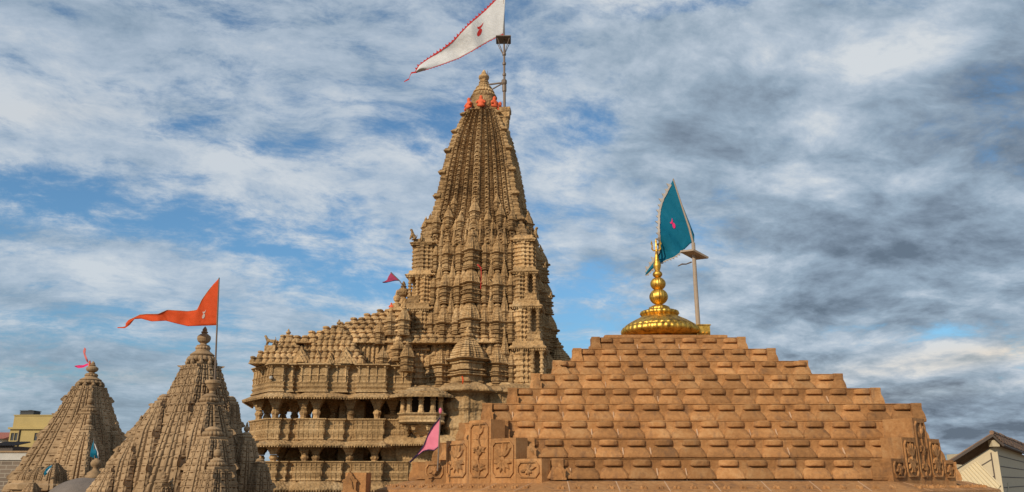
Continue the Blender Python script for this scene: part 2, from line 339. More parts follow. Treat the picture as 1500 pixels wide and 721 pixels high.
# ---- MODULES ----
# ------------------------------------------------------------------ carved spires (shared by the three temples)
def carved_spire(z0, z1, half, facets, course, ns, nv, amp, seed=0, faces=(0, 1, 2, 3), mb=None, cx=0, cy=0, rot=0):
    rg = np.random.default_rng(seed); mb = mb or MB()
    s = np.linspace(-1, 1, ns); z = np.linspace(z0, z1, nv); A = np.abs(s)
    Wv = np.array([half(q) for q in z]); ring = np.zeros(nv)
    # courses shrink a little with height
    u = (z-z0)/course; u = u*(1+.25*u/max(u[-1], 1)); fr = u-np.floor(u); ci = np.floor(u).astype(int)
    roll = np.where(fr < .5, np.sqrt(np.clip(1-((fr-.27)/.27)**2, 0, 1)), np.where(fr < .82, .25, .75))
    big = np.where(ci % 5 == 4, np.sqrt(np.clip(1-((fr-.5)/.5)**2, 0, 1))*1.8, 0)
    kz = (roll*.75+big)*amp
    for fi in faces:
        out = np.zeros((ns, nv)); pr = np.zeros(ns)
        for (a, b, proj, kind) in facets:
            m = (A >= a-1e-9) & (A <= b+1e-9); idx = np.where(m)[0]
            pr[idx] = proj; c = (a+b)/2; hw = (b-a)/2
            if a == 0: c, hw = 0, b
            loc = ((A[idx]-c)/hw) if a > 0 else s[idx]/b
            f2 = fr[None, :]; l2 = loc[:, None]; jit = rg.normal(0, .16, (1, ci.max()+2))[:, ci]; jit_ = rg.uniform(.1, 1.0, (1, ci.max()+2))[:, ci]
            if kind in ('chain', 'chaine'):                               # horseshoe arches, one above another
                rr = np.sqrt((l2*1.0)**2+((f2-.38)/.5)**2)
                cx_ = np.sqrt(np.clip(1-l2**2, 0, 1)); hood = np.where(f2 > .30, np.exp(-((rr-.62)/.13)**2), .0)*.75; fig = jit_*np.exp(-((l2/.30)**2+((f2-.22)/.16)**2)); d = .95*cx_+hood+fig+.5*np.exp(-((np.abs(l2)-.62)/.2)**2)*np.exp(-((f2-.30)/.10)**2)-.95*np.exp(-((l2/.32)**2+((f2-.50)/.10)**2))+.35*np.exp(-((np.abs(l2)-.45)/.25)**2)*np.exp(-((f2-.82)/.07)**2)-.45*np.exp(-((f2-.02)/.05)**2)
            elif kind in ('niche', 'nichee'):                 # rounded rib with one small hooded niche to a course
                d = 1.0*np.sqrt(np.clip(1-(l2*.97)**2, 0, 1))+.55*np.exp(-((f2-.80)/.07)**2)*(np.abs(l2) < .8)+.35*np.exp(-((np.abs(l2)-.62)/.16)**2)*np.exp(-((f2-.40)/.25)**2)
                d = d-1.35*np.exp(-((np.abs(l2)-.12-.6*(f2-.58))/.20)**2)*np.exp(-((f2-.62)/.075)**2)-.5*np.exp(-((f2-.97)/.035)**2)
            elif kind == 'block':                             # column of plain blocks
                f3 = (u*1.45 % 1)[None, :]; d = (.9-np.where(f3 > .84, .6, 0))*np.clip((1-np.abs(l2))/.25, 0, 1)**.6
            elif kind == 'lat':                               # fine lattice of small arches
                k = 2; g = np.abs(((l2*k) % 1)-.5)*2; f3 = (u*2 % 1)[None, :]; rr = np.sqrt((g*1.1)**2+((f3-.4)/.55)**2)
                d = np.exp(-((rr-.75)/.2)**2)*.7+np.exp(-(rr/.3)**2)*.5
            elif kind == 'bead':                              # stacked blocks
                f3 = (u*1.5 % 1)[None, :]; d = (.55+np.where(f3 < .72, .55, 0)-np.where((f3 > .30) & (f3 < .36), .25, 0))*np.sqrt(np.clip(1-(l2*.9)**2, .05, 1))
            elif kind == 'ring':
                d = np.repeat((roll*.75+big)[None, :], len(idx), 0)
            elif kind == 'shal': d = np.zeros((len(idx), nv))-.55+.3*(np.abs(((u*2) % 1)-.5) < .2)[None, :]+0*l2
            else: d = np.zeros((len(idx), nv))-1.5+.25*(np.abs(((u*2) % 1)-.5) < .2)[None, :]+0*l2
            if kind in ('chain', 'lat', 'bead', 'chaine'):
                d = d*(1+jit*.6)
            if kind in ('chaine', 'nichee'): e = np.clip((1-A[idx])/.05, 0, 1)[:, None]; d = d*e+(kz/amp)[None, :]*(1-e)
            out[idx, :] = d*amp
        X = s[:, None]*Wv[None, :]+np.sign(s)[:, None]*(A**10)[:, None]*kz[None, :]
        Yv = -(Wv[None, :]*(1+pr[:, None])+out); P = np.stack([X, Yv, np.repeat(z[None, :], ns, 0)], -1)
        t = rot+fi*math.pi/2; c, q = math.cos(t), math.sin(t)
        Q = P.copy(); Q[..., 0] = cx+P[..., 0]*c-P[..., 1]*q; Q[..., 1] = cy+P[..., 0]*q+P[..., 1]*c
        mb.grid(Q)
    w = Wv[-1]; c, q = math.cos(rot), math.sin(rot)
    mb.add([(cx+a*c-b*q, cy+a*q+b*c, z1-.01) for a, b in ((-w*1.02, -w*1.02), (w*1.02, -w*1.02), (w*1.02, w*1.02), (-w*1.02, w*1.02))], [(0, 1, 2, 3)])
    return mb
def interp(tab):
    zs = [a for a, _ in tab]; ws = [b for _, b in tab]; return lambda q: float(np.interp(q, zs, ws))
FAC = [(0, .10, .10, 'chain'), (.10, .12, .07, 'shal'), (.12, .20, .085, 'lat'), (.20, .22, .06, 'shal'), (.22, .34, .075, 'chain'), (.34, .36, .05, 'shal'), (.36, .44, .06, 'lat'), (.44, .46, .035, 'shal'), (.46, .57, .045, 'chain'), (.57, .59, .02, 'shal'), (.59, .66, .03, 'lat'), (.66, .68, .0, 'shal'), (.68, .79, .02, 'chain'), (.79, .805, -.01, 'shal'), (.805, .88, .01, 'bead'), (.88, 1, .0, 'ring')]
FACF = [(0, .21, .12, 'niche'), (.21, .25, .03, 'flat'), (.25, .355, .09, 'block'), (.355, .40, .0, 'flat'), (.40, .62, .055, 'niche'), (.62, .665, -.02, 'flat'), (.665, .765, .03, 'block'), (.765, .805, -.03, 'flat'), (.805, 1, .01, 'nichee')]
FSUB = [(0, .32, .10, 'niche'), (.32, .40, .0, 'flat'), (.40, .56, .05, 'block'), (.56, .64, -.02, 'flat'), (.64, 1, .01, 'nichee')]
def amalaka(mb, c, r, z, h, n=20):                            # ribbed cushion stone
    mb.lathe([(r*.7, z), (r*.9, z+h*.1), (r, z+h*.35), (r, z+h*.6), (r*.9, z+h*.9), (r*.6, z+h)], (c[0], c[1], 0), n*4, lambda t, rr, zz: rr*(1-.08*(1-abs(math.cos(n*t/2)))))
def kalash(mb, c, r, z, h):                                   # pot finial
    mb.lathe([(r*.9, z), (r*.95, z+.05*h), (r*.5, z+.1*h), (r*.45, z+.15*h), (r*.85, z+.25*h), (r, z+.38*h), (r*.95, z+.5*h), (r*.6, z+.6*h), (r*.35, z+.64*h), (r*.5, z+.68*h), (r*.5, z+.72*h), (r*.32, z+.75*h), (r*.36, z+.82*h), (r*.2, z+.92*h), (0, z+h)], (c[0], c[1], 0), 20)
# little spired turret used everywhere on the big temple (body 0..1, cap to 2, radius 1)
def turret_mesh():
    mb = MB(); prof = [(1.1, 0), (1.18, .03), (1.0, .06)]
    for i, (z, o) in enumerate(((.10, 1.08), (.20, 1.0), (.42, 1.13), (.50, .98), (.58, 1.10), (.80, 1.02))):
        prof += [(.88, z), (o, z+.02), (o, z+.055), (.9, z+.075)]
    prof += [(.98, .89), (1.22, .93), (1.30, .95), (1.26, .98), (1.02, 1.0)]
    sq = lambda t, r, z: r*(1+.11*math.copysign(min(1, abs(4*math.cos(4*t))), math.cos(4*t)) - (.07 if .22 < z < .42 and abs(math.sin(8*t)) > .9 else 0))
    mb.lathe(prof, n=48, rf=sq)
    cap = []
    for i in range(9):                                        # curved cap: a few deep courses under many upright ribs
        a, b = i/9, (i+1)/9; r0 = 1.0-.74*a**1.7; r1 = 1.0-.74*b**1.7; z = 1.0+.70*a; g = .90 if i in (1, 4, 7) else .97
        cap += [(r0*g, z), (r0, z+.015), (r1*1.0+.01, z+.06), (r1*g, z+.075)]
    sq2 = lambda t, r, z: r*(1+.10*math.copysign(min(1, abs(4*math.cos(4*t))), math.cos(4*t))+.035*math.cos(24*t))
    mb.lathe(cap, n=48, rf=sq2)
    amalaka(mb, (0, 0), .44, 1.68, .11, 12); mb.lathe([(.2, 1.78), (.27, 1.83), (.27, 1.87), (.12, 1.92), (.14, 1.94), (.0, 2.06)], n=12)
    return mb
# bell-shaped roof stone for the hall roofs
def bell(mb, x, y, z, r, h, n=10):
    mb.lathe([(r, 0), (r*1.04, h*.10), (r*1.0, h*.30), (r*.86, h*.46), (r*.62, h*.56), (r*.56, h*.60), (r*.58, h*.66), (r*.80, h*.70), (r*.84, h*.76), (r*.80, h*.90), (r*.5, h*.98), (0, h*1.0)], (x, y, z), n)

# ------------------------------------------------------------------ the great temple
AX = at(709, 103, 72.0).x; AY = 72.0
temple = thing('temple', 'great sandstone temple with a tall carved tower and a pillared hall on its left', 'temple', (AX, AY, 0), R(-7))
YF = 66.4
def zf(py): return at(700, py, YF).z                         # height of a photo row on the tower's front
T = [zf(345), zf(393), zf(443), zf(503), zf(572)]
HT = [5.15, 5.41, 5.7, 6.0]; PIN = 3.6
def zs(py): return at(709, py, 70.0).z
ztop = zs(156)
half = interp([(zs(372), 4.85), (zs(350), 4.42), (zs(335), 4.03), (zs(300), 3.57), (zs(260), 3.20), (zs(225), 2.80), (zs(200), 2.42), (zs(175), 1.86), (ztop, 1.38)])
mb = carved_spire(zs(372), ztop, half, FAC, .58, 380, 480, .15, 3); spire = mb.build('spire', 'temple', temple, True)
# corner turrets of the spire, each crowned with a ribbed stone
cb = MB(); r = .50
cb.lathe([(r*.9, -.6), (r*.95, -.3), (r*1.15, -.22), (r*1.15, -.12), (r*.8, -.08)], n=16); amalaka(cb, (0, 0), r*1.05, -.1, .26, 12); cb.lathe([(r*.6, .15), (r*.75, .25), (r*.3, .4), (r*.2, .55), (0, .75)], n=12)
ca = cb.build('corner_amalaka', 'temple', spire, True); fa = True
for py, sc in ((332, 1), (292, .95), (248, .9), (200, .8)):
    z = zs(py); w = half(z)-.28
    for sx in (-1, 1):
        for sy in (-1, 1):
            if fa: ca.location, ca.scale = (sx*w, sy*w, z), (sc, sc, 1); fa = False
            else: inst(ca, spire, (sx*w, sy*w, z), (sc, sc, 1))
# crown: neck, ring of orange idols, ribbed discs, pot
nk = MB(); zc = [at(709, p, AY).z for p in (158, 152, 147, 139, 133, 127, 122, 119, 102)]
nk.lathe([(1.95, ztop-.1), (2.1, ztop+.04), (2.0, ztop+.12), (1.7, ztop+.16)], (0, 0, 0), 4, rot=math.pi/4)
nk.lathe([(1.25, ztop), (1.2, zc[2]), (1.3, zc[2]+.2)], (0, 0, 0), 32); nk.build('neck', 'temple', temple, True)
am = MB(); amalaka(am, (0, 0), 1.22, zc[2]+.05, zc[3]-zc[2]-.02, 24); am.lathe([(.95, zc[2]), (.85, zc[4]), (.5, zc[5]), (.4, zc[6]+.05)], (0, 0, 0), 24); amalaka(am, (0, 0), 1.05, zc[3]+.02, (zc[4]-zc[3])*.8, 22); amalaka(am, (0, 0), .80, zc[4]+.02, (zc[5]-zc[4])*.8, 18); amalaka(am, (0, 0), .52, zc[5]+.02, (zc[6]-zc[5])*.8, 14); am.build('amalaka', 'temple', temple, True)
kb = MB(); kalash(kb, (0, 0), .52, zc[6], zc[8]-zc[6]); kb.build('finial', 'temple', temple, True, True)
for i in range(8):
    a = i*math.pi/4+math.pi/4*0; rr = 1.58 if i % 2 == 0 else 1.72
    figure('idol', *SEATED, 'orange', temple, (rr*math.sin(a), -rr*math.cos(a), ztop+.14), 1.1, a, 'idol painted bright orange')
mb = MB(); zz = zc[6]; mb.tube([(.30, -.3, zz), (.42, -.3, zz+1.15)], .025, 5); mb.tube([(.25, -.3, zz+.75), (.62, -.3, zz+.82)], .02, 5); mb.build('lightning_rod', 'pole', temple, True)
# carved bracket that carries the flag pole, front right of the crown
pb = Matrix(ROOT[temple.name]).inverted() @ at(740, 160, 70.6); br = MB(); zt_, zb_ = pb.z, at(740, 205, 70.6).z; hh = zt_-zb_
br.lathe([(.25, zb_-.4), (.45, zb_+.1*hh), (.5, zb_+.25*hh), (.3, zb_+.32*hh), (.38, zb_+.4*hh), (.42, zb_+.6*hh), (.40, zb_+.66*hh), (.5, zb_+.7*hh)], (pb.x, pb.y, 0), 16)
br.poly([(pb.x-.42, pb.y-.42), (pb.x+.42, pb.y-.42), (pb.x+.42, pb.y+.42), (pb.x-.42, pb.y+.42)], [(zb_+.7*hh, 0), (zb_+.86*hh, .04), (zb_+.87*hh, .10), (zt_, .10)]); br.box(pb.x-1.0, pb.x+.2, pb.y-.25, pb.y+1.1, zb_+.3*hh, zb_+.85*hh)
br.build('flag_bracket', 'temple', temple, True)

# tiers of the tower body
def square(h): return [(-h, -h), (h, -h), (h, h), (-h, h)]
def ratha(h, p=.35):                                          # square with a stepped projection on each side
    q = []
    for k in range(4):
        c, s = [(1, 0), (0, 1), (-1, 0), (0, -1)][k]
        for (a, b) in ((-h, -h), (-h*.55, -h), (-h*.55, -h-p), (h*.55, -h-p), (h*.55, -h)):
            q.append((a*c-b*s, a*s+b*c))
    return q
def mould(z0, z1, n, a=.10, b=-.04):
    L = []; d = (z1-z0)/n
    for i in range(n):
        z = z0+i*d; L += [(z, b), (z+.12*d, a*.4), (z+.22*d, a), (z+.5*d, a*(.9 if i % 2 else .6)), (z+.62*d, a*.3), (z+.7*d, b), (z+.97*d, b)]
    return L
cores = MB()
for k in range(4):
    z1, z0 = T[k], T[k+1]; cores.tint = .4; cores.poly(ratha(HT[k]-.85), mould(z0-.2, z1+(.5 if k == 0 else .1), 7, .12))
cores.build('tower_wall', 'wall', temple, True)
ZB0 = T[4]
base = MB(); base.poly(ratha(6.1, .5), [(0, .4), (3, .4), (3.2, .15)]+mould(3.2, ZB0-1.2, 12, .16, 0)+[(ZB0-1.1, .2), (ZB0-.55, .25), (ZB0-.4, 1.15), (ZB0-.3, 1.2), (ZB0-.22, 1.15), (ZB0+.15, .3), (ZB0+.5, -.1)]); base.build('tower_base', 'wall', temple, True)

def bay(k, sx, sy):
    """corner pavilion: moulded block beside an open window niche"""
    z1, z0, h = T[k], T[k+1], HT[k]; hgt = z1-z0; niche = .0 if k == 0 else .80+.05*k
    mb = MB()
    def rect(x0, x1, y0, y1):
        xs = sorted((sx*x0, sx*x1)); ys = sorted((sy*y0, sy*y1)); return [(xs[0], ys[0]), (xs[1], ys[0]), (xs[1], ys[1]), (xs[0], ys[1])]
    def notch(x0, x1, y0, y1, p=.15):                        # stepped plan for the moulded block
        (ax, ay), (bx, by), (cx, cy), (dx, dy) = rect(x0, x1, y0, y1); w, d = bx-ax, cy-by
        return [(ax, ay), (ax+w*.2, ay), (ax+w*.2, ay-p), (ax+w*.42, ay-p), (ax+w*.42, ay-2*p), (bx-w*.42, by-2*p), (bx-w*.42, by-p), (bx-w*.2, by-p), (bx-w*.2, by), (bx, by), (bx, by+d*.25), (bx+p, by+d*.25), (bx+p, cy-d*.25), (cx, cy-d*.25), (cx, cy), (dx, dy), (dx, dy-d*.25), (dx-p, dy-d*.25), (dx-p, ay+d*.25), (ax, ay+d*.25)]
    mb.poly(notch(PIN-.1, h-niche, PIN-.1, h-.12), mould(z0, z1-.16*hgt, 7, .055, -.025)+[(z1-.16*hgt, 0)])
    c = rect(PIN-.1, h, PIN-.1, h)
    mb.poly(c, [(z1-.17*hgt, -.15), (z1-.155*hgt, .24), (z1-.13*hgt, .28), (z1-.11*hgt, .2), (z1-.08*hgt, .02), (z1-.04*hgt, -.02), (z1, -.02), (z1+.06, -.1)])
    for i in range(16):                                      # dentils below the cornice
        x = PIN-.1+(h-PIN+.2)*i/15; mb.box(min(sx*x, sx*x+sx*.07), max(sx*x, sx*x+sx*.07), min(sy*(h+.02), sy*(h+.20)), max(sy*(h+.02), sy*(h+.20)), z1-.20*hgt, z1-.150*hgt)
        mb.box(min(sx*(h+.02), sx*(h+.20)), max(sx*(h+.02), sx*(h+.20)), min(sy*x, sy*x+sy*.07), max(sy*x, sy*x+sy*.07), z1-.20*hgt, z1-.150*hgt)
    o = mb.build('corner_bay', 'temple', temple, True)
    if niche:
        pb = MB(); pb.poly(rect(h-niche-.1, h, PIN, h), [(z0, .02), (z0+.08*hgt, .10), (z0+.1*hgt, .03), (z0+.20*hgt, .03), (z0+.22*hgt, .08), (z0+.24*hgt, .08)])
        pb.build('parapet', 'temple', o, True)
        for (x, y) in ((h-.13, h-.13), (h-.13, PIN+.3), (h-niche+.08, h-.10)):
            po = MB(); r = .15; zz0, zz1 = z0+.24*hgt, z1-.165*hgt; H_ = zz1-zz0
            po.lathe([(r*1.4, zz0), (r*1.4, zz0+.08*H_)]+[(r*(1.25 if i % 2 else .85), zz0+(.1+.08*i+e)*H_) for i in range(9) for e in (0, .06)]+[(r*1.3, zz1-.14*H_), (r*2.0, zz1-.03*H_), (r*2, zz1)], (sx*x, sy*y, 0), 10)
            po.build('post', 'temple', o, True)
        nb = MB(); ym = (PIN+h)/2-.25; nb.box(min(sx*(h-niche-.05), sx*(h-.25)), max(sx*(h-niche-.05), sx*(h-.25)), min(sy*ym, sy*(ym+.15)), max(sy*ym, sy*(ym+.15)), z0+.2*hgt, z1-.16*hgt); nb.build('inner_wall', 'wall', o, True)
for k in range(4):
    for sx in (-1, 1):
        for sy in (-1, 1): bay(k, sx, sy)
# turrets: seven to a face, four tiers, on the three faces one can see
tm = turret_mesh(); t0 = tm.build('turret', 'temple', temple, True); first = True
XS = [(-3.2, .43), (-2.15, .50), (-1.1, .42), (0, .62), (1.1, .42), (2.15, .50), (3.2, .43)]
def put(x, y, z, r, hz, a):
    global first
    sc = (r, r, hz/2); loc = (x*math.cos(a)-y*math.sin(a), x*math.sin(a)+y*math.cos(a), z)
    if first: t0.location, t0.scale, t0.rotation_euler = loc, sc, (0, 0, a); first = False
    else: inst(t0, temple, loc, sc, a)
for a in (0, math.pi/2, -math.pi/2):
    for k in range(4):
        z1, z0, h = T[k], T[k+1], HT[k]
        for i, (x, r) in enumerate(XS):
            if k == 3 and i == 3: continue
            y = -(h-.42)-(.0 if i in (0, 6) else .34 if i in (1, 5) else .28 if i in (2, 4) else .62)
            f = 1.0+.12*k; hz = (z1-z0)*(1.08 if i != 3 else 1.22)
            zz = z0-.1 if k < 3 else z0+.2
            if k == 3: hz = (z1-z0)*(1.0 if i in (1, 5) else .95); f = 1.55 if i in (1, 5) else 1.15
            put(x*(1+.02*k), y, zz, r*f, hz, a)
        # little infill turrets behind
    put(0, -(HT[3]+.75), T[4]-.1, 1.25, (T[3]-T[4])*1.32, a)
pn = inst(t0, temple, (0, 0, 0)); pn.name = 'pinnacle'; fp = True
for k in range(4):
    for x in (-2.7, -1.62, -.62, .62, 1.62, 2.7):
        h = HT[k]; loc = (x*(1+.02*k), -(h-.12), T[k+1]+.25*(T[k]-T[k+1])); sc = (.22+.03*k, .22+.03*k, (T[k]-T[k+1])*.52)
        if fp: pn.location, pn.scale = loc, sc; fp = False
        else: inst(pn, temple, loc, sc)
for a in (0, math.pi/2, -math.pi/2):
    for x, zo, r, hz in ((-3.3, .9, .34, 2.0), (3.3, .9, .34, 2.0), (-2.3, 1.3, .36, 2.2), (2.3, 1.3, .36, 2.2), (-1.2, 1.0, .3, 1.9), (1.2, 1.0, .3, 1.9), (0, 1.6, .42, 2.6), (-1.9, 2.9, .26, 1.7), (1.9, 2.9, .26, 1.7)):
        y = -(half(T[0]+zo)+.18); inst(pn, temple, (x*math.cos(a)-y*math.sin(a), x*math.sin(a)+y*math.cos(a), T[0]+zo-.3), (r, r, hz/2), a)
for x, r in ((-2.7, .34), (-1.6, .36), (-.55, .36), (.55, .36), (1.6, .36), (2.7, .34)):      # a last row against the foot of the spire
    put(x, -4.45, T[0]-.3, r, 2.2, 0)
# lower drums on the front
dr = MB()
def drum(x, y, r, z0, z1, n=9):
    p = []; d = (z1-z0)/n
    for i in range(n):
        z = z0+i*d; p += [(r*.95, z), (r*1.03, z+.15*d), (r*(1.06 if i % 2 else 1.0), z+.45*d), (r*.96, z+.6*d), (r*.93, z+.8*d)]
    p += [(r*1.0, z1), (r*1.3, z1+.12), (r*1.32, z1+.2), (r*1.05, z1+.5), (r*.8, z1+.62)]
    dr.lathe(p, (x, y, 0), 72, lambda t, rr, z: rr*(1+.035*math.copysign(1, math.cos(9*t))))
drum(.0, -7.0, 1.95, 0, T[4]-.5, 14); drum(2.5, -6.4, 1.15, 0, T[4]-.45, 14)
dr.build('bastion', 'temple', temple, True)
# flared drip-stone over the front
lp = MB(); lp.sweep([(-6.2, -5.6), (-1.9, -6.6), (-1.5, -8.4), (1.6, -8.4), (1.9, -7.0), (3.4, -7.2), (5.0, -6.6), (6.2, -5.6)], [(-.8, T[4]+.45), (.1, T[4]+.12), (.62, T[4]-.28), (.62, T[4]-.38), (-.8, T[4]-.30)]); lp.build('eave', 'temple', temple, True)

# lions and guardians on the shoulders
for (px, py, s, rz) in ((607, 350, .78, R(215)), (619, 353, .62, R(250)), (782, 349, .85, R(-35)), (768, 352, .7, R(-70)), (797, 391, .42, R(-20)), (805, 435, .42, R(0))):
    p = ROOT[temple.name].inverted() @ at(px, py, YF+1.0); figure('lion_statue', *SITTING_LION, 'temple', temple, (p.x, p.y, p.z-.1), s, rz)

# ------------------------------------------------------------------ the pillared hall, left wing of the great temple (built where it stands)
def P2(px, Y, py=620): return (xat(px, py, Y), Y)
YH = 63.8
def zh(py): return at(450, py, YH).z
Lv = dict(roof=zh(533), ch1=zh(574), ch1b=zh(583.5), par1=zh(613), par1b=zh(645), ch2b=zh(653.5), par2=zh(675.5), par2b=zh(705), ch3b=zh(718))
def side(p, Y): return (p[0], Y)
A0 = (P2(371, 70)[0], 72); A1 = P2(368, 66.6); A2 = P2(393, YH-.2)
line = [A0, A1, A2, P2(409, YH-.2)]
line += [side(line[-1], YH+.15), (P2(423, YH+.15)[0], YH+.15)]; line += [side(line[-1], YH+.5)]
d0 = P2(438, YH)[0]; line += [(d0-.02, YH+.5), (d0, YH), P2(474, YH)]
line += [side(line[-1], YH+.4), (P2(503, YH+.4)[0], YH+.4)]; line += [side(line[-1], YH+.8)]
e0 = P2(523, YH+.3)[0]; line += [(e0-.02, YH+.8), (e0, YH+.3), P2(561, YH+.3)]
line += [side(line[-1], YH+1.0), (P2(600, YH+1.0)[0], YH+1.0)]
eav = [A0, A1, A2, P2(410, YH-.2), P2(430, YH+.5), P2(438, YH+.5), P2(446, YH), P2(475, YH), P2(507, YH+.8), P2(517, YH+.8), P2(526, YH+.3), P2(561, YH+.3), P2(572, YH+1.0), P2(600, YH+1.0)]
inner = [(p[0]+.0, p[1]+.9) for p in eav]
def parapet(z0, z1):
    mb = MB(); h = z1-z0; pr = [(-.28, z0), (.02, z0), (.10, z0+.05*h), (.02, z0+.1*h), (-.02, z0+.14*h), (.10, z0+.32*h), (.14, z0+.42*h), (.10, z0+.5*h), (.02, z0+.54*h), (.05, z0+.58*h), (.03, z0+.62*h), (.10, z0+.72*h), (.05, z0+.76*h), (.14, z0+.9*h), (.24, z0+.95*h), (.24, z1), (-.28, z1)]
    mb.sweep(line, pr)
    # upright ribs dividing the parapet into panels
    rb = MB()
    for i in range(len(line)-1):
        p, q = Vector(line[i]), Vector(line[i+1]); e = q-p; L = e.length; e.normalize(); n = Vector((e.y, -e.x)); m = max(1, int(L/.34))
        for j in range(m+1):
            c = p+e*(L*j/m); w = .022
            ring = lambda z, o: [(*(c-e*w+n*o), z), (*(c+e*w+n*o), z), (*(c+e*w-n*.1), z), (*(c-e*w-n*.1), z)]
            rb.rings([ring(z0+.02*h, .12), ring(z0+.14*h, .03), ring(z0+.40*h, .165), ring(z0+.56*h, .075), ring(z0+.74*h, .12), ring(z0+.9*h, .17)])
    mb.join(rb); return mb.build('parapet', 'wall', temple)
parapet(Lv['par1b'], Lv['par1']); parapet(Lv['par2b'], Lv['par2'])
def drip(zt, zb, reach=.85, ln=eav):
    mb = MB(); mb.sweep(ln, [(-1.2, zt), (.05, zt), (.45, zt-.45*(zt-zb)), (reach, zb+.10), (reach, zb), (.4, zt-.45*(zt-zb)-.16), (0, zt-.3), (-1.2, zt-.3)])
    db = MB(); ol = offset(ln, reach-.06, False)
    for i in range(len(ol)-1):
        p, q = Vector(ol[i]), Vector(ol[i+1]); e = q-p; L = e.length
        if L < .1: continue
        e.normalize(); m = max(1, int(L/.19)); n = Vector((e.y, -e.x))
        for j in range(m):
            c = p+e*(L*(j+.5)/m); w = .05
            db.rings([[(*(c-e*w+n*.04), z), (*(c+e*w+n*.04), z), (*(c+e*w-n*.10), z), (*(c-e*w-n*.10), z)] for z in (zb-.10, zb+.02)])
    mb.join(db); mb.build('eave', 'temple', temple)
drip(Lv['ch1'], Lv['ch1b']); drip(Lv['par1b'], Lv['ch2b'], .7); drip(Lv['par2b'], Lv['ch3b'], .7)
# solid upper wall with mouldings and pilasters
zw0, zw1 = Lv['ch1']-.02, Lv['roof']
def curtain(z0, z1, off=0):
    mb = MB(); h = z1-z0; pr = [(-.5, z0), (.28, z0), (.18, z0+.06*h), (.10, z0+.12*h), (.22, z0+.2*h), (.12, z0+.24*h), (.12, z0+.28*h), (.19, z0+.34*h), (.10, z0+.37*h), (.05, z0+.42*h), (.09, z0+.56*h), (.16, z0+.585*h), (.09, z0+.61*h), (.03, z0+.64*h), (.03, z0+.86*h), (.12, z0+.9*h), (.30, z0+.94*h), (.38, z0+.96*h), (.34, z1), (-.5, z1)]
    mb.sweep(line, [(a+off, b) for a, b in pr]); pb = MB()
    for i in range(1, len(line)-1):
        p, q = Vector(line[i]), Vector(line[i+1]); e = q-p; L = e.length
        if L < .3: continue
        e.normalize(); n = Vector((e.y, -e.x)); m = max(1, int(L/.55))
        for j in range(m+1):
            c = p+e*(L*j/m)+n*off; w = .07 if j % 2 else .035
            r_ = lambda z, o: [(*(c-e*w+n*o), z), (*(c+e*w+n*o), z), (*(c+e*w-n*.1), z), (*(c-e*w-n*.1), z)]
            pb.rings([r_(z0+.36*h, .2), r_(z0+.42*h, .13), r_(z0+.5*h, .15), r_(z0+.56*h, .22), r_(z0+.62*h, .13), r_(z0+.84*h, .13), r_(z0+.87*h, .24), r_(z0+.92*h, .26)])
    mb.join(pb); mb.build('upper_wall', 'wall', temple)
curtain(zw0, zw1)
# columns behind the parapets, with wide bracket capitals
def column(x, y, z0, z1, r=.27):
    mb = MB(); h = z1-z0
    mb.lathe([(r*1.25, 0), (r*1.25, .1*h), (r*1.0, .13*h), (r*1.0, .30*h), (r*.92, .32*h), (r*.92, .44*h), (r*1.08, .46*h), (r*1.08, .50*h), (r*.9, .52*h), (r*.9, .58*h), (r*1.2, .62*h), (r*1.25, .66*h), (r*1.0, .68*h), (r*1.0, .72*h)], (x, y, z0), 8, rot=math.pi/8)
    sq = [(x-r, y-r), (x+r, y-r), (x+r, y+r), (x-r, y+r)]
    mb.poly(sq, [(z0+.73*h, -.03), (z0+.80*h, .02), (z0+.81*h, .07), (z0+.87*h, .12), (z0+.88*h, .17), (z0+.94*h, .22), (z0+.945*h, .27), (z1, .30)])
    return mb.build('column', 'temple', temple)
def cols(pxs, py0, z0, z1):
    for px, Y in pxs: column(xat(px, py0, Y), Y, z0, z1)
c1 = [(380, YH+1.9), (404, YH+.35), (445, YH+.5), (464, YH+.45), (514, YH+1.0), (553, YH+.8), (576, YH+1.9), (432, YH+4.2), (490, YH+4), (392, YH+5.4), (415, YH+6.0), (451, YH+6)]
cols(c1, 600, Lv['par1b'], Lv['ch1b']+.12)
c2 = [(382, YH+1.9), (401, YH+.35), (447, YH+.5), (463, YH+.45), (512, YH+1.0), (549, YH+.8), (572, YH+1.9), (487, YH+4), (535, YH+3.5), (412, YH+5.4)]
cols(c2, 665, Lv['par2b'], Lv['ch2b']+.12)
c3 = [(402, YH+.4), (447, YH+.5), (463, YH+.5), (512, YH+1), (549, YH+.8)]
cols(c3, 719, 0, Lv['ch3b']+.1)
# floors and ceilings inside, and the solid core wall further right
fb = MB(); xr = P2(600, 66)[0]
fp = [(p[0], p[1]+.3) for p in eav]+[(xr, 78), (A0[0]+.2, 78)]
for z0, z1 in ((Lv['par1b']-.3, Lv['par1b']+.25), (Lv['par2b']-.3, Lv['par2b']+.25), (Lv['ch1b']+.10, Lv['ch1b']+.5)): fb.poly(fp, [(z0, -.05), (z1, -.05)])
fb.build('floor_slab', 'wall', temple)
ib = MB(); xi = P2(455, 70)[0]; ib.box(xi, xr, YH+6.5, 78, 0, zw0); ib.box(P2(372, 68)[0]+1.0, xi+.2, YH+8.5, 78, 0, Lv['par1b']-.31); ib.build('inner_wall', 'wall', temple)
ib = MB(); xj = P2(500, 67)[0]; ib.box(xj, xj+2.0, YH+2.6, YH+3.4, Lv['par2b'], Lv['ch2b']); ib.box(xj-.1, xj+1.9, YH+2.6, YH+3.4, Lv['par1b'], Lv['ch1b']); ib.build('screen_wall', 'wall', temple)
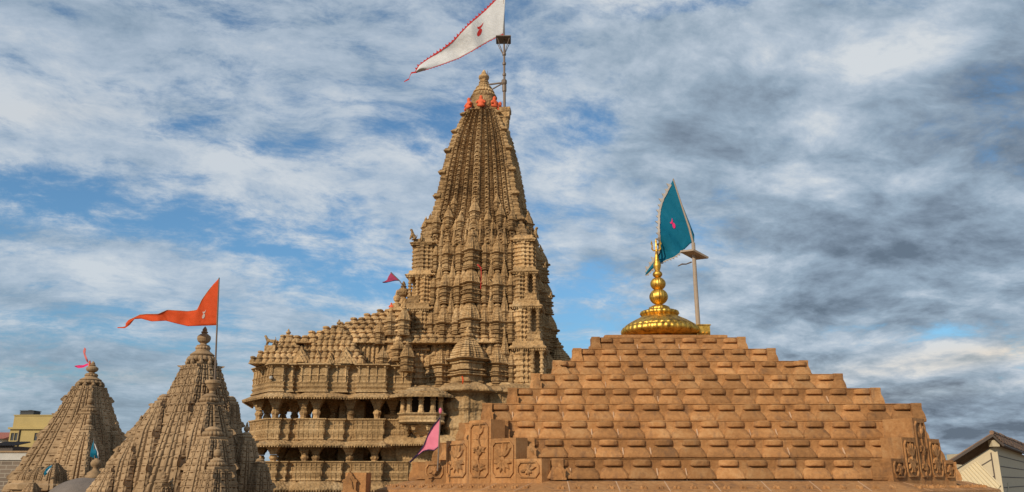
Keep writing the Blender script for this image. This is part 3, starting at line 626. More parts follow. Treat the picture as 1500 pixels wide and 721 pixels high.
# lower wall under the last eave
lb = MB(); lb.sweep([(p[0], p[1]+.25) for p in line], [(-.4, 0), (.1, 0), (.1, Lv['ch3b']-3.2), (.2, Lv['ch3b']-3.0), (-.4, Lv['ch3b']-3.0)]); lb.build('lower_wall', 'wall', temple)

# roofs: two small stepped roofs over the bays and the great one behind
def bell_roof(name, cx, cy, hx, hy, z0, z1, n, r, top=True, sides='FLRB', gable=None, crown=.5):
    mb = MB(); dz = (z1-z0)/n
    for k in range(n):
        f = k/n*(1-crown*.12); ax, ay = hx*(1-f), hy*(1-f); z = z0+k*dz; mb.tint = .5
        mb.poly([(cx-ax, cy-ay), (cx+ax, cy-ay), (cx+ax, cy+ay), (cx-ax, cy+ay)], [(z, .02), (z+.12*dz, .05), (z+.2*dz, -.02), (z+.5*dz, -r*.7), (z+dz, -r*1.2), (z+dz+.02, -r*1.4)]); mb.tint = None
        q = r*.85
        def row(x0, y0, x1, y1):
            L = math.hypot(x1-x0, y1-y0); m = max(1, round(L/(1.92*r)))
            for i in range(m+1): bell(mb, x0+(x1-x0)*i/m, y0+(y1-y0)*i/m, z+.05, r*random.uniform(.98, 1.02), dz*1.15*random.uniform(.99, 1.02))
        bx_, by_ = max(ax-q, .05), max(ay-q, .05)
        if 'F' in sides: row(cx-bx_, cy-by_, cx+bx_, cy-by_)
        if 'L' in sides: row(cx-bx_, cy-by_+2*r, cx-bx_, cy+by_)
        if 'R' in sides: row(cx+bx_, cy-by_+2*r, cx+bx_, cy+by_)
    o = mb.build(name, 'temple', temple)
    if top:
        kb = MB(); amalaka(kb, (cx, cy), r*1.3, z1-.05, .25, 10); kalash(kb, (cx, cy), r*.8, z1+.15, r*2.2); kb.build('finial', 'temple', o)
    return o
z0r = Lv['roof']
c = at(420, 520, 66.3); bell_roof('bay_roof', c.x, 66.3, 2.25, 2.4, z0r+.02, at(428, 494, 66.3).z, 5, .25)
c = at(494, 520, 66.6); bell_roof('bay_roof', c.x, 66.6, 2.6, 2.6, z0r+.02, at(494, 480, 66.6).z, 6, .25)
def gable(px, Y, w, py0, py1):
    mb = MB(); c = at(px, py0, Y); h = at(px, py1, Y).z-c.z
    for k, (s, d) in enumerate(((1, 0), (.72, .12), (.42, .24))):
        pts = [(-.5, 0), (.5, 0), (.47, .16), (.36, .34), (.28, .40), (.2, .62), (.1, .72), (0, 1), (-.1, .72), (-.2, .62), (-.28, .40), (-.36, .34), (-.47, .16)]
        mb.slab([(c.x+a*w*s, Y-d, c.z+b*h*s) for a, b in pts], (0, 1, 0), .6 if k == 0 else .2)
    mb.build('gable', 'temple', temple)
gable(440, 64.0, 1.5, 531, 506); gable(505, 63.9, 1.7, 533, 508); gable(464, 64.2, .8, 533, 512); gable(388, 64.6, .8, 531, 512); gable(483, 63.8, .7, 533, 516)
zr0, zr1 = at(443, 501, 68).z-.5, at(585, 448, 71).z
cxm = xat(594, 460, 71.5); bell_roof('hall_roof', cxm, 72.3, cxm-at(441, 503, 68.3).x, 6.9, zr0, zr1, 8, .36, False, 'FL')
mb = MB(); xl = xat(449, 520, 67); mb.poly([(xl, 65.9), (xr, 65.9), (xr, 78), (xl, 78)], [(zw1-.3, 0), (zr0, 0)])
for i in range(24):
    x = xl+(xr-xl)*(i+.5)/24; mb.lathe([(.17, 0), (.17, .2), (.11, .25), (.11, zr0-zw1-.15), (.2, zr0-zw1-.02), (.22, zr0-zw1)], (x, 65.85, zw1), 8)
mb.build('roof_drum', 'temple', temple)
# the pier between hall and tower, with its turret, pots and orange idol
mb = MB(); p0 = at(582, 520, 66.2); q = [(p0.x-.75, 65.6), (p0.x-.25, 65.6), (p0.x-.25, 65.3), (p0.x+.35, 65.3), (p0.x+.35, 65.6), (p0.x+.85, 65.6), (p0.x+.85, 68.5), (p0.x-.75, 68.5)]
mb.poly(q, [(zw1-2.5, 0)]+mould(zw1-2.4, at(582, 490, 66.2).z, 6, .05, -.02)+mould(at(582, 490, 66.2).z, at(582, 452, 66.2).z, 5, .12, -.05)); mb.build('pier', 'temple', temple)
def put_world(px, py, Y, r, hz, par=temple):
    p = ROOT[temple.name].inverted() @ at(px, py, Y); return inst(t0, temple, (p.x, p.y, p.z), (r, r, hz/2))
put_world(572, 492, 65.4, .42, 2.3); put_world(560, 541, 64.6, .42, 1.8); put_world(556, 505, 65.6, .4, 2.0); put_world(591, 492, 65.2, .45, 2.6); put_world(583, 530, 64.6, .45, 2.0); put_world(596, 545, 64.0, .5, 2.4)
for px, py, Y, r, h in ((590.5, 440, 70, .52, 1.75), (581, 446, 68, .3, 1.3)):
    p = at(px, py, Y); kb = MB(); kb.lathe([(r*1.2, -1.2), (r*1.2, .05), (r*.8, .1)], tuple(p), 16); kalash(kb, (p.x, p.y), r, p.z, h); kb.build('finial', 'temple', temple)
p = ROOT[temple.name].inverted() @ at(573, 453, 66.4); figure('idol', *SEATED, 'orange', temple, tuple(p), .5, 0, 'small idol painted bright orange')
p = ROOT[temple.name].inverted() @ at(397, 506, 64.9); figure('lion_statue', *LION, 'temple', temple, tuple(p), .62, R(180))
lp_ = at(397, 512, 64.9); mb = MB(); mb.box(lp_.x-.45, lp_.x+.4, 64.6, 65.2, lp_.z-1.0, lp_.z+.28); mb.build('plinth', 'temple', temple)
p = ROOT[temple.name].inverted() @ at(541, 553, 64.3); figure('idol', *SEATED, 'temple', temple, tuple(p), .8, 0)
# balcony on the front of the tower
BY = 62.4
def zb(py): return at(617, py, BY).z
bl, br_ = xat(585, 600, BY), xat(648, 600, BY); by2 = BY+2.4
bq = [(bl, by2+2), (bl, BY+.5), (bl+.5, BY), (br_-.5, BY), (br_, BY+.5), (br_, by2+2)]
bal = MB(); bal.sweep(bq, [(-1.6, zb(561)), (-1.1, zb(562)), (-1.08, zb(564)), (-.4, zb(567.5)), (-.38, zb(569)), (.35, zb(574)), (.37, zb(575.5)), (.80, zb(579.5)), (.80, zb(582.5)), (-.2, zb(576)), (-1.6, zb(572))]); bal.build('balcony_roof', 'temple', temple)
bal = MB(); h = zb(605)-zb(620); bal.sweep(bq, [(-.25, zb(620)), (.0, zb(620)), (.14, zb(618)), (.05, zb(615)), (.10, zb(611)), (.04, zb(609)), (.22, zb(606)), (.22, zb(604.5)), (-.25, zb(604.5))])
bq2 = [(bl+.1, by2+2), (bl+.1, BY+.6), (bl+.55, BY+.1), (br_-.55, BY+.1), (br_-.1, BY+.6), (br_-.1, by2+2)]; bal.poly(bq2[::1], [(zb(621), 0), (zb(617), 0)]); bo = bal.build('balcony_parapet', 'wall', temple)
bb = MB(); xm = (bl+br_)/2
for i, x in enumerate((bl+.5, xm-.55, xm+.55, br_-.5)):
    for j in range(3): bb.lathe([(.12, 0), (.2, .2), (.34, .33)], (x, BY+.5+.5*j, zb(632)+j*-.18+.12), 8)
bb.poly([(bl+.7, BY+.7), (br_-.7, BY+.7), (br_-.4, by2+1.5), (bl+.4, by2+1.5)], [(zb(640), -.6), (zb(632), -.25), (zb(622), .2), (zb(621), .2)]); bb.build('bracket', 'temple', bo)
for x, y in ((bl+.18, BY+.62), (bl+.72, BY+.15), (xm, BY+.12), (br_-.72, BY+.15), (br_-.2, BY+.62), (bl+.2, BY+1.8), (br_-.2, BY+1.8)): column(x, y, zb(605), zb(574), .2)
bw = MB(); bw.box(bl+.2, br_-.1, by2, by2+.4, zb(640), zb(566)); bw.build('inner_wall', 'dark', temple)  # back of the balcony, its inside shade painted as near-black stone
# stepped wall joining balcony, hall and tower
jb = MB(); jx0, jx1 = xat(560, 640, 65.2), xat(668, 640, 65); jq = [(jx0, 70), (jx0, 65.3), (jx0+1.2, 65.3), (jx0+1.2, 64.9), (jx1, 64.9), (jx1, 70)]
jb.poly(jq, [(0, .3)]+mould(2, zb(640), 10, .08, -.02)+mould(zb(640), zb(604), 3, .12, -.04)+[(zb(603), 0)]); jb.build('joining_wall', 'wall', temple)
def ywall(py): return at(600, py, 64.6).z
jd = [(jx0+.3, 66.5), (jx0+.3, 64.6), (xat(600, 640, 64.4), 64.2), (xat(640, 640, 64), 63.4), (jx1, 63.6), (jx1, 66)]
drip(zb(636), zb(650), .7, jd)

# ------------------------------------------------------------------ two smaller spired shrines on the left
def small_temple(name, label, ax, ay, rot, zb, zt, prof, facets, course, subs, group, mtop, ns=170, nv=300, amp=.055, base_r=None, kal=(0, 0)):
    root = thing(name, label, 'temple', (ax, ay, 0), rot, group)
    half = interp([(z, w) for z, w in prof]); w1 = half(zt)
    carved_spire(zb, zt, half, facets, course, ns, nv, amp, 5).build('spire', 'shrine', root, True)
    for (x, y, zb2, zt2, w0, w2, kind) in subs:
        hf = interp([(zb2, w0), (zb2+.45*(zt2-zb2), w0*.86), (zb2+.8*(zt2-zb2), w0*.62), (zt2, w2)])
        mb = carved_spire(zb2, zt2, hf, FSUB, course*.66, 90, 190, amp*.75, int(abs(x*31+y*17)), cx=x, cy=y)
        s = mb.build('sub_spire', 'shrine', root, True)
        tb = MB(); tb.lathe([(w2*1.3, zt2-.03), (w2*1.46, zt2+.02), (w2*1.46, zt2+.10), (w2*1.2, zt2+.13)], (x, y, 0), 4, rot=math.pi/4); amalaka(tb, (x, y), w2*1.08, zt2+.12, w2*.55, 16); tb.lathe([(w2*.8, zt2+.10+w2*.6), (w2*.84, zt2+.12+w2*.72), (w2*.4, zt2+.14+w2*.95)], (x, y, 0), 18)
        if kind: kalash(tb, (x, y), w2*.5, zt2+.1+w2*.85, w2*2.0)
        tb.build('finial', 'shrine', s, True)
    tb = MB(); tb.lathe([(w1*1.25, zt-.05), (w1*1.28, zt+.04), (w1*.95, zt+.08)], n=4, rot=math.pi/4); tb.lathe([(w1*.95, zt), (w1*.92, zt+mtop*.10)], n=24)
    amalaka(tb, (0, 0), w1*1.18, zt+mtop*.08, mtop*.16, 18); tb.lathe([(w1*.95, zt+mtop*.24), (w1*1.0, zt+mtop*.27), (w1*.6, zt+mtop*.36), (w1*.55, zt+mtop*.4)], n=28)
    amalaka(tb, (0, 0), w1*.62, zt+mtop*.39, mtop*.10, 14); tb.build('amalaka', 'shrine', root, True)
    kb = MB(); kalash(kb, (0, 0), w1*.56, zt+mtop*.48, mtop*.52); kb.build('finial', 'shrine', root, True)
    bd = MB(); w0 = half(zb); bd.poly(ratha(w0*1.02, w0*.12), [(0, .3), (1.2, .3), (1.3, .1)]+mould(1.4, zb-.2, 10, .12, 0)+[(zb-.2, .25), (zb, .2), (zb+.1, 0)]); bd.build('wall', 'shrine', root, True)
    fr = MB(); fr.lathe([(w1*.16, 0), (w1*.2, mtop*.04), (w1*.12, mtop*.08), (w1*.13, mtop*.12), (0, mtop*.15)], n=8); fo_ = fr.build('crown_figure', 'shrine', root, True); r = w1*1.15
    for i in range(10):                                       # seated figures under the ribbed crown
        a = i*2*math.pi/10; loc = (r*math.cos(a), r*math.sin(a), zt+.04)
        if i == 0: fo_.location = loc
        else: inst(fo_, root, loc)
    return root, w1
# nearer one, under the orange flag
Y1 = 40.0; a1 = at(288, 600, Y1); rot1 = R(-35+0)
def zz1(py): return at(300, py, Y1).z
zt1 = zz1(536)
prof1 = [(zz1(760), 2.62), (zz1(721), 2.28), (zz1(680), 1.92), (zz1(640), 1.56), (zz1(600), 1.18), (zz1(575), .94), (zz1(553), .74), (zt1, .58)]
prof1 = sorted(prof1)
def sub1(px, pytop, pybot, w0, w2, Y, kind):
    p = at(px, pytop, Y); M_ = Matrix.Translation((a1.x, Y1, 0)) @ Matrix.Rotation(rot1, 4, 'Z'); q = M_.inverted() @ p
    return (q.x, q.y, at(px, pybot, Y).z, p.z, w0, w2, kind)
subs1 = [sub1(306, 594, 800, 1.25, .42, Y1-1.45, 0), sub1(311, 644, 800, 1.05, .44, Y1-2.6, 0), sub1(317, 688, 810, .75, .36, Y1-3.5, 1),
         sub1(240, 591, 800, 1.50, .30, Y1-.45, 0), sub1(203, 642, 820, 1.35, .34, Y1-.8, 1), sub1(169, 686, 850, 1.2, .30, Y1-1.3, 1),
         sub1(338, 592, 780, .66, .24, Y1+.3, 0), sub1(360, 646, 800, .80, .28, Y1+.1, 1), sub1(380, 684, 820, .7, .26, Y1-.1, 0), sub1(239, 712, 820, .5, .18, Y1-3.3, 1)]
spireA, wA = small_temple('spired_shrine', 'brown stone shrine spire flying the long orange flag, nearest to the pillared hall', a1.x, Y1, rot1, zz1(760), zt1, prof1, FACF, .62, subs1, 'carved shrine spires on the left', zz1(478)-zt1, 260, 300, .085)
# round bracket high on the near corner, holding the orange flag's pole
pbk = at(312, 560, Y1-1.05); mb = MB(); mb.lathe([(.06, -.62), (.14, -.5), (.1, -.42), (.2, -.3), (.3, -.12), (.36, -.06), (.36, .06), (.3, .09)], tuple(pbk), 20); mb.lathe([(.12, -1.3), (.2, -1.0), (.1, -.7), (.08, -.6)], tuple(pbk), 12); mb.build('flag_bracket', 'shrine', spireA)
# farther one
Y2 = 50.0; a2 = at(124, 620, Y2); rot2 = R(-12)
def zz2(py): return at(124, py, Y2).z
zt2_ = zz2(567)
prof2 = sorted([(zz2(760), 3.0), (zz2(721), 2.6), (zz2(680), 2.1), (zz2(640), 1.55), (zz2(600), 1.02), (zt2_, .62)])
def sub2(px, pytop, pybot, w0, w2, Y, kind):
    p = at(px, pytop, Y); M_ = Matrix.Translation((a2.x, Y2, 0)) @ Matrix.Rotation(rot2, 4, 'Z'); q = M_.inverted() @ p
    return (q.x, q.y, at(px, pybot, Y).z, p.z, w0, w2, kind)
subs2 = [sub2(130, 607, 760, 1.25, .40, Y2-1.6, 1), sub2(128, 634, 780, 1.1, .32, Y2-2.7, 1), sub2(93, 606, 760, .95, .30, Y2-.3, 1), sub2(70, 640, 780, .95, .32, Y2-.4, 0), sub2(50, 668, 790, .8, .3, Y2-.8, 0),
         sub2(153, 610, 760, .8, .28, Y2+.1, 0), sub2(167, 642, 780, .8, .30, Y2+.0, 1), sub2(100, 690, 790, .7, .25, Y2-3.3, 0)]
spireB, wB = small_temple('spired_shrine', 'farthest left brown stone shrine spire with a pink ribbon on its tip', a2.x, Y2, rot2, zz2(760), zt2_, prof2, FACF, .58, subs2, 'carved shrine spires on the left', zz2(529)-zt2_, 190, 240, .075)
for px, py, Y, r, h in ((60, 712, 45, .62, 1.7), (80, 712, 44.5, .72, 2.1), (36, 716, 46, .5, 1.4), (49, 724, 43, .5, 1.2), (43, 698, 47.5, .5, 1.8)):
    pass
def mini(px, pyt, pyb, w, Y, label, leaf):
    z1 = at(px, pyt, Y); z0 = at(px, pyb, Y); q = thing('miniature_shrine', label, 'shrine', (z1.x, Y, 0), R(-12), 'miniature shrines at the foot of the far spire')
    h = z1.z-z0.z; mb = MB(); mb.poly(ratha(w*.8, w*.1), [(0, 0), (z0.z-.5, 0), (z0.z-.45, .2), (z0.z-.2, .22), (z0.z-.1, .05), (z0.z, .05)]); mb.build('wall', 'shrine', q, True)
    mb = carved_spire(z0.z, z0.z+h*.75, interp([(z0.z, w*.8), (z0.z+h*.4, w*.66), (z0.z+h*.75, w*.26)]), FSUB, h*.12, 40, 60, .04, 9); amalaka(mb, (0, 0), w*.36, z0.z+h*.74, h*.08, 10); kalash(mb, (0, 0), w*.14, z0.z+h*.82, h*.18); mb.build('spire', 'shrine', q, True)
mini(81, 672, 705, .62, 43.5, 'pointed miniature stone shrine beside the grey dome, with a blue cloth by its left side', 0)
mini(60, 679, 704, .55, 45, 'stubby miniature stone shrine left of the blue cloth, at the foot of the far spire', 0)
mini(42, 684, 704, .55, 46.5, 'leftmost miniature stone shrine, beside the old brick wall', 0)
mini(49, 702, 728, .4, 42, 'lowest miniature stone shrine, only its round top showing at the bottom edge', 0)

# grey plastered dome with a stone pot finial
DY = 43.5; dp = at(122, 721, DY); dm = thing('dome', 'smooth grey plastered dome with a stone pot finial between the two carved spires', 'dome', (dp.x, DY, 0))
dtop = at(135, 699, DY).z; rd = 2.1; mb = MB(); mb.lathe([(rd, dtop-1.9), (rd*1.02, dtop-1.5)]+[(rd*math.cos(a), dtop-1.5+1.5*math.sin(a)) for a in np.linspace(.05, 1.5, 14)], (dp.x+.25, DY, 0), 48); mb.build('shell', 'dome', dm, smooth=True)
mb = MB(); mb.lathe([(rd*1.0, 0), (rd*1.0, dtop-1.9), (rd*1.12, dtop-1.85), (rd*1.12, dtop-1.7), (rd, dtop-1.6)], (dp.x+.25, DY, 0), 32); mb.build('drum', 'dome', dm)
mb = MB(); fx = at(138, 700, DY).x; hz = at(138, 672, DY).z; dd = hz-dtop
mb.lathe([(.45, dtop-.1), (.46, dtop+.08*dd), (.36, dtop+.14*dd), (.38, dtop+.22*dd), (.14, dtop+.4*dd), (.12, dtop+.52*dd), (.24, dtop+.62*dd), (.27, dtop+.76*dd), (.20, dtop+.93*dd), (.10, dtop+.96*dd), (.12, dtop+dd), (0, dtop+1.03*dd)], (fx, DY, 0), 24); mb.build('finial', 'shrine', dm, smooth=True)

# ------------------------------------------------------------------ foreground shrine with stepped tile roof
XC, Y0, DD, HH, PIT = 3.76, 14.58, .61, .369, .5
shrine = thing('shrine', 'red sandstone shrine with a broad stepped pyramid roof of rounded stone tiles', 'shrine', (XC, 21.3, 0))
def row_s(k): return 5.87-.5*k, 6.75-.61*k
YC = 21.33
CH = [2.78, 1.80, .82]; CHR = [3.2, 2.2, 1.15]               # how far the low courses are cut back behind the corner panels
def corners(k):
    a, b = row_s(k); return XC-a, XC+a-(.4 if k <= 2 else 0), YC-b, YC+b
def cuts(k):
    if k > 2: return 0, 0
    return CH[k], CHR[k]-.4
def row_poly(k, d=0):
    x0, x1, y0, y1 = corners(k); c, e = cuts(k)
    if k > 2: return [(x0, y0), (x1, y0), (x1, y1), (x0, y1)]
    return [(x0, y0+c*1.04), (x0+c, y0), (x1-e, y0), (x1, y0+e*1.04), (x1, y1-c), (x1-c, y1), (x0+c, y1), (x0, y1-c)]
# one roof stone: (height, half width along the course, half depth, squareness) - lip, sloping bell, dark slot, flat cap
TILE = [(0, .21, .14, 9), (.027, .21, .14, 9), (.030, .258, .213, 9), (.040, .261, .217, 9), (.068, .259, .214, 9), (.077, .254, .205, 8), (.083, .253, .204, 7), (.11, .245, .192, 6), (.14, .231, .173, 5), (.17, .216, .152, 4), (.195, .200, .130, 3.4), (.212, .184, .116, 3),
        (.213, .06, .04, 2), (.238, .06, .04, 2), (.240, .162, .132, 2.6), (.250, .178, .147, 2.6), (.268, .184, .152, 2.6), (.322, .184, .152, 2.6), (.338, .176, .144, 2.6), (.350, .150, .110, 2.4), (.353, .02, .02, 2)]
def roof_stone(mb, x, y, z, along_x, sc, n):
    rg = []
    for h, a, b, p in TILE:
        ring = []
        for i in range(n):
            t = 2*math.pi*(i+.5)/n; c, s = math.cos(t), math.sin(t); k = (abs(c)**p+abs(s)**p)**(-1/p); u, v = a*sc*c*k, b*s*k
            ring.append((x+(u if along_x else v), y+(v if along_x else u), z+h))
        rg.append(ring)
    mb.rings(rg)
BODY = [(0, -.14), (.028, -.14), (.030, -.10), (.08, -.10), (.14, -.125), (.20, -.15), (.24, -.15), (.352, -.135), (.356, -.12), (.369, -.12)]
def end_piece(mb, x, y, z, q=.25, sx=1, sy=1):
    prof = [(q-.01, 0), (q+.004, .014), (q+.008, .06), (q, .075), (q+.001, .10), (q-.012, .15), (q-.034, .20), (q-.052, .232), (q-.056, .30), (q-.050, .345), (q-.054, .372), (0, .372)]
    k = math.sqrt(2); mb.lathe([(r*k, h) for r, h in prof], (x, y, z), 4, rot=math.pi/4, sx=sx, sy=sy)
def antefix(mb, c, t, n, w, h, th):                          # little gabled relief in the corner
    c, t, n = Vector(c), Vector(t), Vector(n); up = Vector((0, 0, 1))
    hp = [(.5, 0), (.5, .12), (.42, .14), (.42, .5), (.5, .53), (.44, .62), (.30, .65), (.28, .74), (.16, .78), (.13, .88), (.05, .9), (.0, 1)]; pts = hp+[(-a, b) for a, b in hp[-2::-1]]
    mb.slab([c+t*(a*w)+up*(b*h) for a, b in pts], n, th)
    mb.slab([c+n*th+t*(a*w*.5)+up*(h*(.2+b*.5)) for a, b in pts[:1]+[(.5, 0), (.3, .7), (0, 1), (-.3, .7)]], n, th*.4)
for k in range(9):
    z = H+.005+HH*k; a, b = row_s(k); P = row_poly(k); mb = MB(); mo = MB()
    mb.poly(P, [(z+h, o) for h, o in BODY])
    if k < 8:                                               # ledge bed below the next course
        pass
    sides = []
    x0, x1, y0, y1 = corners(k); c, e = cuts(k)
    sides = [((x0+c, y0), (x1-e, y0), (0, -1)), ((x1, y0+e*1.04), (x1, y1-c), (1, 0)), ((x1-c, y1), (x0+c, y1), (0, 1)), ((x0, y1-c), (x0, y0+c*1.04), (-1, 0))]
    for (p, r, n) in sides:
        p, r, n = Vector(p), Vector(r), Vector(n); L = (r-p).length; t = (r-p)/L; m = max(3, round(L/PIT)); pit = L/m
        front = abs(n.y) == 1; mid = XC if front else YC; ce = (p+r)/2
        cs = [j*PIT for j in range(-14, 15)]; o0 = (p.x if front else p.y)-mid; o1 = (r.x if front else r.y)-mid; lo, hi = min(o0, o1), max(o0, o1)
        pos = [c_ for c_ in cs if lo+.24 < c_ < hi-.24]; full = k > 2
        if pos[0]-lo > .55: pos = [pos[0]-PIT*.9]+pos
        if hi-pos[-1] > .55: pos = pos+[pos[-1]+PIT*.9]
        for e_, s_ in ((lo, 1), (hi, -1)):                     # plain end blocks
            w_ = .125; c_ = mid+e_+s_*w_*.96; xy = (c_, p.y-n.y*.245) if front else (p.x-n.x*.245, c_)
            if front: end_piece(mb, xy[0], xy[1], z, .25, .5, 1)
            elif not full: end_piece(mb, xy[0], xy[1], z, .25, 1, .5)
        if n.y == -1 and k < 7: antefix(mb, (mid+lo+.15, p.y-.03, z+.012), (1, 0, 0), (0, -1, 0), .22, .28, .03)
        for i, c_ in enumerate(pos):
            q_ = Vector((mid+c_, p.y)) if front else Vector((p.x, mid+c_)); cc = q_-n*.215; pit = PIT; t = Vector((1, 0)) if front else Vector((0, 1)); pj = q_-t*PIT*.5
            jz = random.uniform(-.004, .004); js = random.uniform(.985, 1.015)
            roof_stone(mb, cc.x+random.uniform(-.004, .004), cc.y+random.uniform(-.008, .008), z+jz, abs(n.y) == 1, js, 40 if n.y == -1 else 24)
            if n.y == -1 and i > 0 and random.random() < .30:   # lime pointing squeezed out of the joints
                jx = pj; hgt = random.choice([.36, .25, .12]); z0 = random.choice([0, 0, .05])
                w = random.uniform(.006, .012); f = -.112
                y0_ = jx.y+.060; mo.slab([(jx.x-w, y0_, z+z0), (jx.x-w, y0_, z+.10), (jx.x-w, y0_+.035, z+.15), (jx.x-w, y0_+.10, z+.22), (jx.x-w, y0_+.105, z+max(hgt, .23)), (jx.x-w, y0_+.30, z+max(hgt, .23)), (jx.x-w, y0_+.30, z+z0)], (1, 0, 0), 2*w)
    if mo.n: mb.join(mo, True)
    mb.build('roof_course', 'red', shrine, m2='mortar')
# platform below the gilded finial
mb = MB(); mb.poly([(XC-1.5, YC-1.5), (XC+1.5, YC-1.5), (XC+1.5, YC+1.5), (XC-1.5, YC+1.5)], [(H+.005+HH*9-.01, 0), (H+HH*9+.10, 0), (H+HH*9+.12, -.06)]); mb.build('roof_platform', 'red', shrine)

# carved corner panels: five blocks wide, three high
def carved_panel(cx, cy, yaw, z0, ws=1.0, wedge=0.0):
    """vertical stepped slab; t runs to the right along its face, n points out"""
    t = Vector((math.cos(yaw), math.sin(yaw), 0)); n = Vector((math.sin(yaw), -math.cos(yaw), 0)); up = Vector((0, 0, 1)); O = Vector((cx, cy, z0))
    def W3(u, v, d=0): return O+t*(u*ws)+up*v+n*d
    mb = MB(); w5, w3, w1 = 1.57, .95, .305; h = HH
    def blk(u0, u1, v0, v1, d0=-.22, d1=0):
        e0, e1 = d0-wedge*(u0+w5), d0-wedge*(u1+w5)
        mb.rings([[tuple(W3(u0, v0, a)), tuple(W3(u1, v0, b)), tuple(W3(u1, v1, b)), tuple(W3(u0, v1, a))] for a, b in ((e0, e1), (d1, d1))])
    for (u0, u1) in ((-w5, -w3), (-w3, -w1), (-w1, w1), (w1, w3), (w3, w5)): blk(u0+.004, u1-.004, -.14, h-.004)
    for (u0, u1) in ((-w3, -w1), (-w1, w1), (w1, w3)): blk(u0+.004, u1-.004, h, 2*h-.004, -.30)
    blk(-w1+.004, w1-.004, 2*h, 3*h-.02, -.36)
    p = mb.build('carved_panel', 'red', shrine)
    # relief: raised frames, leaves and a flower on every block
    rb = MB(); e = .028
    def frame(u0, u1, v0, v1, b=.03, ch=.07, open_top=False, open_bot=False):
        out = [(u0, v0), (u1, v0), (u1, v1), (u0, v1)]
        segs = []
        if not open_bot: segs.append([(u0+ch, v0), (u1-ch, v0)])
        if not open_top: segs.append([(u0+ch, v1), (u1-ch, v1)])
        segs += [[(u0, v0+(0 if open_bot else ch)), (u0, v1-(0 if open_top else ch))], [(u1, v0+(0 if open_bot else ch)), (u1, v1-(0 if open_top else ch))]]
        cs = []
        if not open_bot: cs += [[(u0, v0+ch), (u0+ch, v0)], [(u1, v0+ch), (u1-ch, v0)]]
        if not open_top: cs += [[(u0, v1-ch), (u0+ch, v1)], [(u1, v1-ch), (u1-ch, v1)]]
        for s in segs+cs: strip(s, b)
    def strip(pts, b, d=e):
        for i in range(len(pts)-1):
            p0, p1 = Vector(pts[i]), Vector(pts[i+1]); q = (p1-p0); l = q.length
            if l < 1e-4: continue
            q /= l; m = Vector((-q.y, q.x))*b*.5; a0, a1 = p0-q*b*.3, p1+q*b*.3
            rb.rings([[tuple(W3(*(a0+m), dd)), tuple(W3(*(a0-m), dd)), tuple(W3(*(a1-m), dd)), tuple(W3(*(a1+m), dd))] for dd in (-.002, d*(1+.05*random.random()))])
    def leaf(u, v, ang, L, w, d=e*1.3):
        c, s = math.cos(ang), math.sin(ang); pr = [(0, 0), (.25, .38), (.5, .5), (.75, .32), (1, 0), (.75, -.32), (.5, -.5), (.25, -.38)]
        P2 = [(u+c*a*L-s*b*w, v+s*a*L+c*b*w) for a, b in pr]; mid = (u+c*.5*L, v+s*.5*L)
        ring0 = [tuple(W3(*q, -.002)) for q in P2]; ring1 = [tuple(W3(mid[0]+(q[0]-mid[0])*.75, mid[1]+(q[1]-mid[1])*.75, d)) for q in P2]
        rb.rings([ring0, ring1])
    def boss(u, v, r, d=e*1.5):
        rb.rings([[tuple(W3(u+r*k*math.cos(a), v+r*k*math.sin(a), dd)) for a in np.linspace(0, 2*math.pi, 12, False)] for k, dd in ((1, -.002), (.9, d*.7), (.45, d))])
    for s in (-1, 1):
        um = s*(w3+w5)/2; frame(um-.25, um+.25, .06, h-.06, .025)
        for j in range(8): leaf(um, h/2, j*math.pi/4+.2, .20 if j % 4 == 0 else .11, .06)
        boss(um, h/2, .035)
        um = s*(w1+w3)/2; frame(um-.26, um+.26, .07, 2*h-.07, .025)
        for j in range(5): leaf(um, h*1.05, R(40+25*j), .29, .085)
        for j in range(6): leaf(um, h*.98, R(195+30*j), .25, .10)
        boss(um, h, .05)
    frame(-.24, .24, .07, 3*h-.09, .03)
    strip([(0, .05), (.03, .2), (-.03, .36), (.04, .55), (-.02, .75), (.05, .9), (.02, 1.0)], .03)
    for v, a in ((.16, 35), (.16, 145), (.42, 60), (.42, 120), (.5, 25), (.5, 155), (.62, -40), (.62, 220), (.8, 50), (.72, 140), (.3, -30), (.3, 210)): leaf(0, v, R(a), .21, .085)
    boss(0, .5, .06)
    rb.build('relief', 'red', p)
    return p
PZ = H+.007
carved_panel(-.60, 15.60, R(-45), PZ)
carved_panel(6.49+.8*1.1, 14.5+.6*1.1, R(37), PZ, .70, .16)

# eaves slab with carved buds, then the walls
P0 = row_poly(0)
mb = MB(); mb.poly(P0, [(H-.02, -.6), (H+.002, -.02), (H-.01, .10), (H-.165, .62), (H-.215, .64), (H-.215, .58), (H-.10, .05), (H-.10, -.6)]); evm = mb
bb = MB(); mo = MB()
for i in range(len(P0)):
    p, r = Vector(P0[i]), Vector(P0[(i+1) % len(P0)]); e = (r-p); L = e.length; e /= L; n = Vector((e.y, -e.x)); m = int(L/.27)
    if n.y > .5: continue
    for j in range(m):
        c = p+e*((j+.5)*L/m)+n*.44; z = H-.115
        for (du, dv, rr) in ((0, 0, .03), (-.035, -.03, .025), (.035, -.03, .025), (0, .05, .02)):
            q = c+e*du-n*dv; bb.lathe([(rr*1.1, -.03), (rr, .02), (rr*.5, .04), (0, .045)], (q.x, q.y, z+dv*.28), 6)
        if j % 3 == 1:
            u = p+e*(j*L/m); w = .008
            mo.slab([Vector((*(u+n*.09-e*w), H-.004)), Vector((*(u+n*.62-e*w), H-.162)), Vector((*(u+n*.62-e*w), H-.18)), Vector((*(u+n*.09-e*w), H-.03))], Vector((*e, 0)), 2*w)
evm.join(bb); evm.join(mo, True); evm.build('eave', 'red', shrine, m2='mortar')
